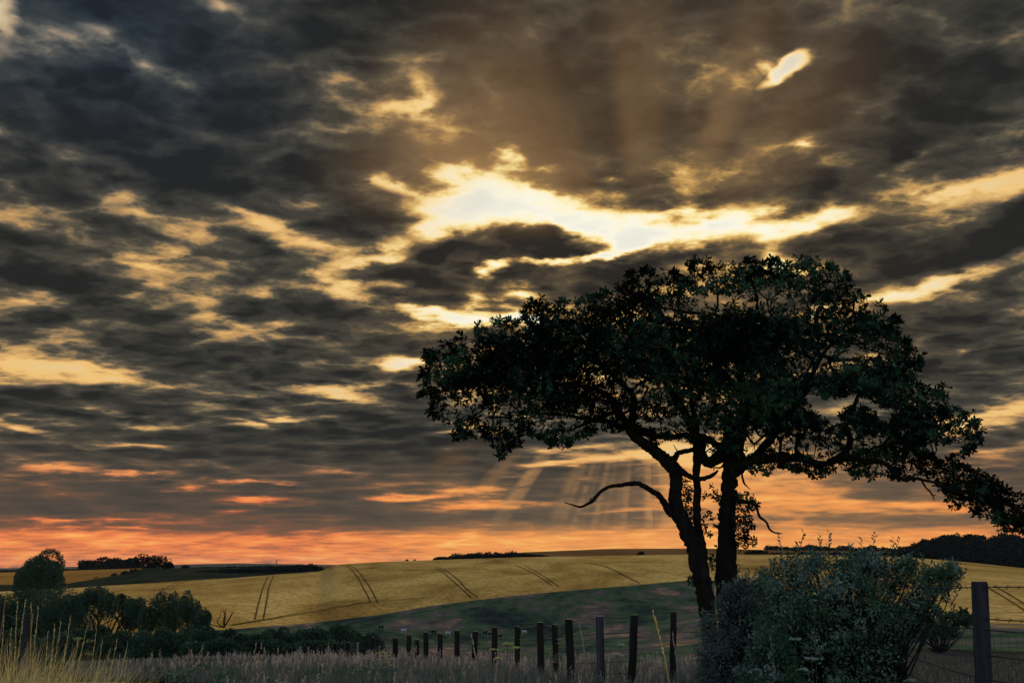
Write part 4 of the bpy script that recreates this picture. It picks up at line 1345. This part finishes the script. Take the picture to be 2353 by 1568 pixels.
# telegraph pole
mb = MB()
p0, p1 = at(635, 1306, 560), at(635, 1286.5, 560)
mb.add(*tube(np.array([p0, p1]), [.22, .18], 6))
mb.add(*tube(np.array([p1 - [.8, 0, .5], p1 + [.8, 0, -.5]]), [.12, .12], 4))
o = mb.build('telegraph_pole', M['bark_far'], None, p0)
o.location = p0
tag(o, 'thin telegraph pole standing above the hedge against the far hills', 'pole')

# ------------------------------------------------------------------ calves


def calf(px_, py_, d, white, label, flip=1, graze=True, seed=0):
    p = ground_at(px_, py_ + 4, 90, 400)
    b = np.array([p[0], p[1], p[2]])
    t = tag(empty('calf', b), label, 'calf', 'young cattle grazing in the valley pasture')
    s = .74
    main, other = (M['hide_w'], M['hide_b']) if white else (M['hide_b'], M['hide_w'])
    mb_ = MB()
    f = flip
    P = np.array([[-.62 * f, 0, .80], [-.52 * f, 0, .84], [-.2 * f, 0, .80], [.2 * f, 0, .80], [.5 * f, 0, .86], [.62 * f, 0, .84]]) * s
    mb_.add(*tube(P, np.array([.08, .2, .26, .25, .21, .10]) * s, 8))
    for lx, ly in ((-.5, .12), (-.46, -.12), (.42, .12), (.46, -.12)):
        P = np.array([[lx * f, ly, .72], [(lx + .03) * f, ly, .4], [lx * f, ly, 0]]) * s
        mb_.add(*tube(P, np.array([.10, .055, .05]) * s, 6))
    hz = .35 if graze else 1.05
    P = np.array([[.5 * f, 0, .88], [.78 * f, 0, (.88 + hz) / 2 + .1], [.88 * f, 0, hz + .12]]) * s
    mb_.add(*tube(P, np.array([.15, .11, .09]) * s, 7))
    mb_.build('body', main, t, smooth=True)
    hb = MB()
    P = np.array([[.84 * f, 0, hz + .16], [.93 * f, 0, hz + .02], [1.0 * f, 0, hz - .14]]) * s
    hb.add(*tube(P, np.array([.10, .09, .055]) * s, 7))
    for sd_ in (-1, 1):
        hb.add(*tube(np.array([[.86 * f, sd_ * .08, hz + .14], [.82 * f, sd_ * .2, hz + .14]]) * s, [.04, .012], 4))
    hb.build('head', other, t, smooth=True)
    tb = MB()
    tb.add(*tube(np.array([[-.62 * f, 0, .88], [-.70 * f, 0, .7], [-.68 * f, 0, .38]]) * s, [.03, .02, .03], 4))
    tb.build('tail', other, t)
    pb = MB()
    pb.add(*tube(np.array([[-.30 * f, 0, .86], [-.1 * f, 0, .90], [.1 * f, 0, .86]]) * s, np.array([.10, .22, .10]) * s, 8))
    pb.build('patch', other, t, smooth=True)
    t.rotation_euler.z = np.random.default_rng(seed).uniform(-.5, .5)


def s2p(x, y): return x * .9046, y * .9046
for i, (sx, sy, wh, fl, lb) in enumerate([(967, 1594, 0, 1, 'leftmost black calf, alone above the leaning posts'), (1024, 1602, 1, 1, 'white calf with dark head above the leftmost thick posts'), (1102, 1606, 0, -1, 'black calf between the short posts left of the white one'),
                                     (1138, 1609, 1, -1, 'small white calf between two dark posts'), (1231, 1608, 0, 1, 'black calf in the gap between posts, left one of a close pair'), (1247, 1612, 0, -1, 'black calf half hidden behind a post, right one of a close pair'),
                                     (1268, 1617, 0, 1, 'black calf with white on its head, lowest of the herd'), (1332, 1606, 1, -1, 'rightmost calf, mostly white with black patch')]):
    calf(*s2p(sx, sy), 165, wh, lb, fl, i % 3 != 1, i)

# ------------------------------------------------------------------ fence
fence = tag(empty('wire_fence', at(2250, 1500, 6.2) * [1, 1, 0]), 'post and wire fence running from the tall right-hand post away to the left', 'fence')
forg = np.array(fence.location)
rg = np.random.default_rng(21)


def post(px_, top, d, w, matl, lean=0., parent=fence, name='post', org=None, h=None, nm=None):
    org = forg if org is None else org
    p = at(px_, top, d)
    gz = zat(p[0], p[1])
    r = w / 2 / FP * d
    H = p[2] - gz + .1
    bot = np.array([p[0] + lean * H, p[1], gz - .1])
    mid = (p + bot) / 2 + rg.normal(0, .006, 3)
    P = np.array([bot, bot * .75 + p * .25, mid, bot * .25 + p * .75, p - [0, 0, .012], p])
    mb_ = MB()
    mb_.add(*tube(P, np.array([1.03, 1.02, 1, 1, .99, .9]) * r, 12, rg, .035))
    mb_.build(name, matl, parent, org)
    return p, bot


PO = [(2700, 1318, 4.6, 40, 'post', .01), (2249, 1335, 6.2, 34, 'post', -.08), (2060, 1452, 8.6, 25, 'post_dark', .01), (1547, 1404, 14.6, 14, 'post_dark', -.05), (1457, 1411, 13.2, 17, 'post_dark', -.08), (1377, 1414, 13.2, 17, 'post', 0), (1306, 1421, 13.6, 17, 'post_dark', .03), (1274, 1433, 16, 13, 'post_dark', .02),
      (1241, 1428, 15.6, 15, 'post_dark', 0), (1189, 1437, 18, 12, 'post_dark', -.02), (1136, 1439, 18.6, 13, 'post_dark', .01), (1092, 1449, 19.6, 12, 'post_dark', -.03), (1050, 1447, 20.5, 12, 'post_dark', .02), (1011, 1454, 22, 11, 'post_dark', .02), (978, 1451, 23, 11, 'post_dark', .05),
      (958, 1468, 24.5, 10, 'post_dark', .02), (940, 1457, 25.5, 11, 'post_dark', -.02), (908, 1464, 26, 12, 'post_dark', .03), (856, 1463, 28.5, 9, 'post_dark', .02), (800, 1474, 31, 10, 'post_dark', .04), (770, 1476, 33, 9, 'post_dark', -.03), (735, 1480, 36, 8, 'post_dark', .01), (700, 1482, 38, 8, 'post_dark', .02), (668, 1486, 41, 7, 'post_dark', 0), (626, 1488, 44, 7, 'post_dark', .02)]
tops = []
for (px_, ty, d, w, mm, ln) in PO:
    tops.append(post(px_, ty, d, w, M[mm], ln))
# slim pale stakes
for (px_, ty, d, w) in [(489, 1503, 30, 3), (502, 1504, 31, 3), (536, 1499, 30, 4), (577, 1501, 30, 3), (610, 1494, 31, 3), (690, 1484, 30, 5), (709, 1485, 31, 4), (752, 1486, 30, 3), (822, 1474, 30, 4), (1370, 1418, 13.6, 4), (2239, 1440, 6.35, 6)]:
    post(px_, ty, d, w, M['stake'], 0, name='stake')
# stay post of the next fence bay on the right


def wire(mb_, A, B_, r=.003, barbs=False, sag=.01, twist=True):
    L = np.linalg.norm(B_ - A)
    k = max(3, int(L / .25))
    t = np.linspace(0, 1, k)
    P = A[None] * (1 - t)[:, None] + B_[None] * t[:, None]
    P[:, 2] -= sag * L * np.sin(t * math.pi)
    mb_.add(*tube(P, r, 4))
    if barbs:
        nb = int(L / .11)
        for i in range(nb):
            c = np.array([np.interp((i + .5) / nb, t, P[:, q]) for q in range(3)])
            for s in range(2):
                d = unit(np.random.default_rng(i * 7 + s).normal(size=3)) * .016
                mb_.add(*tube(np.array([c - d, c + d]), [.0035, .001], 3))


def post_at(i, py_):
    """point on post i at the given height above/below its top"""
    p, b_ = tops[i]
    d = PO[i][2]
    z = at(PO[i][0], py_, d)[2]
    t = (p[2] - z) / (p[2] - b_[2])
    return p * (1 - t) + b_ * t


for lv, barb, kind_ in ((.035, True, 'barbed_wire'), (.24, True, 'barbed_wire'), (.31, False, 'wire'), (.47, False, 'wire'), (.62, False, 'wire'), (.78, False, 'wire')):
    mb = MB()
    prevp = None
    for i in range(0, len(PO) - 4):
        p, b_ = tops[i]
        drop = np.array([0, 0, -lv - (.0 if i < 2 else -.0)])
        q = p + drop + (b_ - p) * [1, 1, 0] * (lv / max(.2, p[2] - b_[2]))
        if i == 2:
            q = q + [0, 0, .45]
        q = q + np.array([0, -.0, 0])
        if prevp is not None:
            wire(mb, prevp, q, .0035 if i < 3 else .004, barb and i < 4, .006)
        prevp = q
    mb.build(kind_, M['wire'], fence, forg)
mb = MB()
for i in (0, 1):
    A, B_ = tops[i][0], tops[i + 1][0] + [0, 0, .45 if i + 1 == 2 else 0]
    L = np.linalg.norm((B_ - A)[:2])
    k = int(L / .075)
    for j in range(1, k):
        t = j / k
        c = A * (1 - t) + B_ * t
        mb.add(*tube(np.array([c - [0, 0, .32], c - [0, 0, 1.15]]), .0014, 3))
tag(mb.build('netting', M['wire'], fence, forg), kind='stuff')

# fence at the left edge, behind the straw grass
f2 = at(67, 1460, 11)
f2[2] = zat(f2[0], f2[1])
fl = tag(empty('field_fence', f2), 'short piece of grey post and wire fence at the left edge among straw grass', 'fence')
tA = post(3, 1384, 10.4, 15, M['post'], 0, fl, org=f2)
tB = post(67, 1408, 11, 17, M['post'], .02, fl, org=f2)
for lv in (.1, .35):
    mb = MB()
    wire(mb, tA[0] - [0, 0, lv], tB[0] - [0, 0, lv], .005)
    mb.build('wire', M['wire'], fl, f2)

# ------------------------------------------------------------------ grasses


def blades(P, H, W, rg, bend=.35, segs=3):
    """bent tapering blades; P roots, H heights"""
    n = len(P)
    a = rg.uniform(0, 2 * math.pi, n)
    dirn = np.stack([np.cos(a), np.sin(a), 0 * a], 1)
    b = rg.uniform(-.5, 1, n) * bend
    side = np.stack([-np.sin(a + 1.2), np.cos(a + 1.2), 0 * a], 1)
    # blades mostly show their width to the south
    ts = np.linspace(0, 1, segs + 1)
    V = []
    for t in ts:
        c = P + dirn * (b * H * t * t)[:, None] + np.array([0, 0, 1]) * (H * t * (1 - .25 * np.abs(b) * t))[:, None]
        w = (W * (1 - t * .85))[:, None] / 2
        if t < 1:
            V += [c - side * w, c + side * w]
        else:
            V += [c]
    V = np.stack(V, 1)
    k = V.shape[1]
    tri = []
    for s in range(segs - 1):
        tri += [(2 * s, 2 * s + 1, 2 * s + 3), (2 * s, 2 * s + 3, 2 * s + 2)]
    s = segs - 1
    tri += [(2 * s, 2 * s + 1, 2 * s + 2)]
    T = (np.arange(n)[:, None, None] * k + np.array(tri)[None]).reshape(-1, 3)
    return V.reshape(-1, 3), T, V[:, -1], dirn


def seedheads(tip, dirn, H, rg, ln=.09, w=.012, n=7):
    """feathery heads: short scales around the last stretch of a stalk"""
    P, Dd = [], []
    for k in range(n):
        t = k / n
        p = tip - np.array([0, 0, 1]) * ln * (1 - t) + rg.normal(0, .003, tip.shape)
        P.append(p)
        Dd.append(unit(rnd_dirs(rg, len(tip)) * .8 + np.array([0, 0, 1.2])))
    P, Dd = np.concatenate(P), np.concatenate(Dd)
    return leaves(P, Dd, rnd_dirs(rg, len(P)), ln * .34, w)


def on_lane(x, y):
    d = np.full(len(x), 1e9)
    for q in lp[:, :2]:
        d = np.minimum(d, np.hypot(x - q[0], y - q[1]))
    return d < 1.45


def scatter(n, px0, px1, r0, r1, rg, p=1.):
    az = np.radians(rg.uniform(azel(px0, 1500)[0], azel(px1, 1500)[0], n))
    r = (rg.uniform(r0 ** p, r1 ** p, n)) ** (1 / p)
    x, y = r * np.sin(az), r * np.cos(az)
    ok = ~on_lane(x, y)
    x, y = x[ok], y[ok]
    return np.stack([x, y, zfast(x, y) - .02], 1)


def cap(P, H, extra=0.):
    # the sward stays lower where the bank rises, taller in the dips
    qx, _ = proj(P)
    top = np.interp(qx, [0, 300, 500, 700, 900, 1200, 1620, 1700, 2400], [1530, 1524, 1519, 1513, 1508, 1506, 1500, 1440, 1440]) - extra
    top = top - 9 * np.sin(P[:, 0] * 1.7 + P[:, 1] * .9) * np.sin(P[:, 1] * 1.3 + 2) + 5 * np.sin(P[:, 0] * 4.1)
    h = np.hypot(P[:, 0], P[:, 1])
    te = np.tan(np.radians(azel(qx, top)[1]))
    return np.maximum(.07, np.minimum(H, EYE + te * h - P[:, 2]))


def patchy(P, rg, sc=1.3):
    return .5 + .5 * np.sin(P[:, 0] * sc + 1.3 * np.sin(P[:, 1] * sc * .8)) * np.cos(P[:, 1] * sc * 1.1 + P[:, 0] * .6)


rg = np.random.default_rng(33)
mb = MB()
P = scatter(52000, 150, 1720, 8.8, 24, rg, 1.3)
pt = patchy(P, rg)
H = (.20 + .17 * pt) * rg.uniform(.6, 1.25, len(P))
H = cap(P, H, rg.uniform(-14, 8, len(P)))
V, T, _, _ = blades(P, H, .009 + .00035 * np.hypot(P[:, 0], P[:, 1]), rg, .6, 2)
mb.add(V, T)
P = scatter(16000, 420, 1250, 24, 44, rg)
V, T, _, _ = blades(P, cap(P, rg.uniform(.3, .6, len(P))), np.full(len(P), .03), rg, .5, 2)
mb.add(V, T)
P = scatter(16000, 1650, 2500, 7.2, 14, rg, 1.3)
V, T, _, _ = blades(P, rg.uniform(.08, .30, len(P)), np.full(len(P), .010), rg, .7, 2)
mb.add(V, T)
tag(mb.build('grass', M['grass']), 'dark rough grass growing along the verge below the fence posts', 'grass', kind='stuff')

mb = MB()
P = scatter(3300, 240, 1640, 9.5, 22, rg, 1.2)
pt = patchy(P, rg, .9)
P = P[rg.random(len(P)) < .12 + .75 * pt ** 2]
P = P[rg.random(len(P)) < np.interp(np.hypot(P[:, 0], P[:, 1]), [9, 12, 15], [.25, .5, 1])]
H = cap(P, rg.uniform(.2, .5, len(P)), rg.exponential(9, len(P)))
V, T, tip, dn = blades(P, H, np.full(len(P), .006), rg, .35, 3)
mb.add(V, T)
mb.add(*seedheads(tip, dn, H, rg, .12, .014, 8))
P = scatter(1500, 420, 1000, 24, 40, rg)
H = cap(P, rg.uniform(.3, .7, len(P)), rg.exponential(6, len(P)))
V, T, tip, dn = blades(P, H, np.full(len(P), .012), rg, .3, 3)
mb.add(V, T)
mb.add(*seedheads(tip, dn, H, rg, .16, .03, 6))
P = scatter(260, 1640, 2450, 7.5, 12, rg)
H = rg.uniform(.25, .6, len(P))
V, T, tip, dn = blades(P, H, np.full(len(P), .005), rg, .35, 3)
mb.add(V, T)
mb.add(*seedheads(tip, dn, H, rg, .08, .008, 7))
tag(mb.build('seeding_grass', M['seed']), 'pinkish seeding grasses standing along the verge', 'grass', kind='stuff')

mb = MB()
for i in range(250):
    q = scatter(1, 330, 1640, 9.6, 15.5, rg)
    if len(q) == 0:
        continue
    w_ = rg.uniform(.10, .24)
    crown_cards(mb, q[0] + [0, 0, w_ * .5], np.array([w_, w_, w_ * .62]), 110, .055, rg)
tag(mb.build('weeds', M['shrub']), 'dark leafy weeds in clumps along the foot of the verge', 'weeds', kind='stuff')

# short grass of the paddock seen through the wire
mb = MB()
P = scatter(42000, 1560, 2500, 12, 34, rg, 1.2)
V, T, _, _ = blades(P, rg.uniform(.05, .16, len(P)), np.full(len(P), .016), rg, .9, 2)
mb.add(V, T)
tag(mb.build('paddock_grass', M['lawn']), 'short dull grass of the paddock behind the wire netting', 'grass', kind='stuff')

# straw-coloured clump, bottom left
mb = MB()
n = 5600
cx_ = rg.uniform(-90, 300, n)
dd = rg.uniform(4.2, 6.4, n)
hi_px = np.interp(cx_, [-90, 0, 60, 150, 220, 262, 300], [1440, 1448, 1456, 1476, 1492, 1520, 1575])
px3 = at(cx_, np.full(n, 1500), 1)[:, 0] * dd
P = np.stack([px3, dd, zfast(px3, dd) - .02], 1)
topz = np.array([at(a, b, c)[2] for a, b, c in zip(cx_, hi_px, dd)])
H = np.maximum(.12, (topz - P[:, 2]) * rg.uniform(.38, 1.04, n))
V, T, tip, dn = blades(P, H, rg.uniform(.005, .014, n), rg, .75, 4)
mb.add(V, T)
tag(mb.build('straw_grass', M['straw']), 'dry straw-coloured grass clump in the bottom left corner', 'grass', kind='stuff')
# individual tall stalks standing above it
TALL = [(10, 1418), (40, 1385), (58, 1378), (72, 1384), (88, 1396), (26, 1440), (126, 1432), (140, 1426), (163, 1411), (200, 1440), (222, 1442), (270, 1465), (294, 1474), (292, 1512), (252, 1490), (180, 1470), (110, 1450), (150, 1480), (235, 1470), (276, 1500)]
STK = ['outermost at the left edge', 'second tall one from the left edge', 'highest, before the grey post', 'just right of the highest stalk', 'fourth of the tall left group', 'short, near the left edge between taller ones', 'leaning, right of the tall left group', 'slanting, left of the pale umbels', 'tall and upright above the flat umbels', 'between the two flat umbels',
       'slanting right of the flat umbels', 'curving, on the right flank of the clump', 'farthest right and highest on the right flank', 'farthest right, lower one of the pair', 'on the right flank below the curving one', 'short, under the left flat umbel', 'middle height in the heart of the clump', 'low, left of the flat umbels', 'low on the right slope of the clump', 'low at the foot of the right flank']
for i, (tx, ty) in enumerate(TALL):
    d = rg.uniform(4.6, 5.6)
    tip_ = at(tx, ty, d)
    foot = at(tx + (-30 if tx > 150 else 14) + rg.uniform(-12, 12), 1500, d)
    foot[2] = zat(foot[0], foot[1]) - .02
    mid = foot * .4 + tip_ * .6 + np.array([rg.normal(0, .015), 0, .02])
    Pp, r = smooth_path([foot, mid, tip_], [.0022, .0018, .001], 8)
    mb = MB()
    mb.add(*tube(Pp, r, 4))
    k = 34
    seg = Pp[-7:]
    tt = np.sort(rg.random(k)) * (len(seg) - 1)
    pp = np.array([[np.interp(t, np.arange(len(seg)), seg[:, q]) for q in range(3)] for t in tt])
    ax = unit(seg[-1] - seg[0])
    mb.add(*leaves(pp, unit(ax * 1.5 + rnd_dirs(rg, k) * .6), rnd_dirs(rg, k), .017, .004))
    o = mb.build('grass_stalk', M['straw'], None, foot)
    o.location = foot
    tag(o, 'tall dry grass stalk of the straw clump, %s' % STK[i], 'grass stalk', 'tall stalks over the straw grass')
# single stalks in the middle of the verge
for i, (tx, ty, fx, d, lb) in enumerate([(1500, 1404, 1545, 9.5, 'long golden grass stalk arching left between the two posts nearest the oak'), (1330, 1428, 1352, 10, 'slim pale stalk right of the tallest middle post'), (1545, 1455, 1552, 9.8, 'short pale stalk beside the post nearest the oak'), (1083, 1460, 1100, 10.5, 'curved pink stalk between posts, left of the yellowish umbels'),
                                         (1771, 1468, 1764, 8.2, 'thin pale stalk in front of the hawthorn bush'), (1642, 1352, 1640, 10.4, 'pale grass head before the left oak trunk')]):
    tip_ = at(tx, ty, d)
    foot = at(fx, 1540, d)
    foot[2] = zat(foot[0], foot[1]) - .02
    mid = foot * .45 + tip_ * .55 + np.array([.03, 0, .03])
    Pp, r = smooth_path([foot, mid, tip_], [.004, .0035, .002], 8)
    mb = MB()
    mb.add(*tube(Pp, r, 4))
    k = 36
    seg = Pp[-8:]
    tt = np.sort(rg.random(k)) * (len(seg) - 1)
    pp = np.array([[np.interp(t, np.arange(len(seg)), seg[:, q]) for q in range(3)] for t in tt])
    mb.add(*leaves(pp, unit(unit(seg[-1] - seg[0]) * 1.5 + rnd_dirs(rg, k) * .5), rnd_dirs(rg, k), .045, .012))
    o = mb.build('grass_stalk', M['straw'] if i in (0, 5) else M['seed'], None, foot)
    o.location = foot
    tag(o, lb, 'grass stalk')

# cow parsley
def umbel(px_, py_, d, w, matl, label, seed, group=None):
    rg_ = np.random.default_rng(seed)
    top = at(px_, py_, d)
    foot = at(px_ + rg_.uniform(-14, 14), 1540, d)
    foot[2] = zat(foot[0], foot[1]) - .02
    t = tag(empty('cow_parsley', foot), label, 'flower', group)
    hub = top - [0, 0, w * .35]
    sb_ = MB()
    Pp, r = smooth_path([foot, (foot + hub) / 2 + rg_.normal(0, .02, 3), hub], [.004, .003, .002], 5)
    sb_.add(*tube(Pp, r, 4))
    fb = MB()
    for k in range(13):
        a, q = rg_.uniform(0, 2 * math.pi), math.sqrt(rg_.random()) * w / 2
        e = top + np.array([q * math.cos(a), q * math.sin(a), -.18 * q * q / w + rg_.normal(0, .004)])
        sb_.add(*tube(np.array([hub, e]), [.0012, .001], 3))
        m_ = 22
        pp = e + rg_.normal(0, 1, (m_, 3)) * [w * .075, w * .075, w * .03]
        fb.add(*leaves(pp, unit(rnd_dirs(rg_, m_) * [1, 1, .4]), unit(rnd_dirs(rg_, m_) * .5 + [0, -.6, 1]), w * .08, w * .07))
    sb_.build('stem', M['stem'], t, foot)
    fb.build('flower_head', matl, t, foot)


UM = [(1165, 1477, 22, 1, 'broad yellow-green umbel, highest of the group below mid-fence posts'), (1187, 1486, 22, 1, 'yellow-green umbel at the right of the group below mid-fence posts'), (1135, 1490, 17, 1, 'yellow-green umbel at the left of the group below mid-fence posts'), (1143, 1510, 16, 1, 'lowest umbel of the group below mid-fence posts'),
      (1424, 1479, 20, 0, 'pale flat umbel left of the leaning post, upper of two'), (1418, 1501, 21, 0, 'pale flat umbel left of the leaning post, lower of two'), (1864, 1511, 28, 0, 'large white umbel low in front of the hawthorn, upper of two'), (1846, 1535, 26, 0, 'large white umbel low in front of the hawthorn, lower of two'),
      (1826, 1465, 24, 0, 'pale green umbel in front of the middle of the hawthorn'), (1869, 1378, 14, 0, 'small pale umbel high in front of the hawthorn'), (2090, 1560, 22, 0, 'white umbel at the bottom edge under the right of the hawthorn'), (2326, 1494, 9, 0, 'tiny white flower right of the tall fence post')]
for i, (x, y, w, ye, lb) in enumerate(UM):
    d = 10.5 if x < 1500 else 7.6
    if x > 2300:
        d = 6.5
    umbel(x, y, d, w / FP * d, M['umbel_y' if ye else 'umbel'], lb, 200 + i)
for i, (x, y, w, lb) in enumerate([(868, 1500, 10, 'topmost small umbel of the left umbel cluster'), (880, 1497, 12, 'second small umbel down the left umbel cluster'), (893, 1505, 9, 'small umbel right of the top of the left cluster'), (902, 1512, 9, 'rightmost upper umbel of the left cluster'), (872, 1514, 12, 'yellowish umbel in the middle of the left cluster'), (886, 1520, 12, 'pale umbel in the lower middle of the left cluster'),
                                   (848, 1512, 9, 'leftmost yellow umbel of the left cluster'), (899, 1526, 11, 'low pale umbel at the right of the left cluster'), (883, 1532, 8, 'lowest small umbel of the left cluster'), (836, 1512, 7, 'tiny pale umbel outermost left of the left cluster')]):
    umbel(x, y, 11, w / FP * 11, M['umbel_y'], lb, 240 + i, 'small umbels of the left cluster')
for i, (x, y, w, lb) in enumerate([(178, 1466, 22, 'greenish flat umbel left of two above the straw grass'), (205, 1470, 18, 'greenish flat umbel right of two above the straw grass'), (205, 1500, 16, 'pale green umbel among the straw grass blades')]):
    umbel(x, y, 6.6, w / FP * 6.6, M['umbel_y'], lb, 260 + i)

# ------------------------------------------------------------------ haze
hm = bpy.data.materials.new('haze')
hm.use_nodes = True
ht = hm.node_tree
ht.nodes.clear()
pv = ht.nodes.new('ShaderNodeVolumePrincipled')
pv.inputs['Color'].default_value = (.80, .86, .95, 1)
pv.inputs['Density'].default_value = .00002
ho = ht.nodes.new('ShaderNodeOutputMaterial')
ht.links.new(pv.outputs[0], ho.inputs['Volume'])
zs = [float(GZ.min()) - 3, float(GZ.max()) + 60]
hx = 10500.
V = [(x, y, z) for z in zs for y in (-hx, hx) for x in (-hx, hx)]
Fh = [(0, 2, 3, 1), (4, 5, 7, 6), (0, 1, 5, 4), (2, 6, 7, 3), (0, 4, 6, 2), (1, 3, 7, 5)]
tag(mesh_np('haze', np.array(V, float), np.array(Fh), hm), kind='stuff')
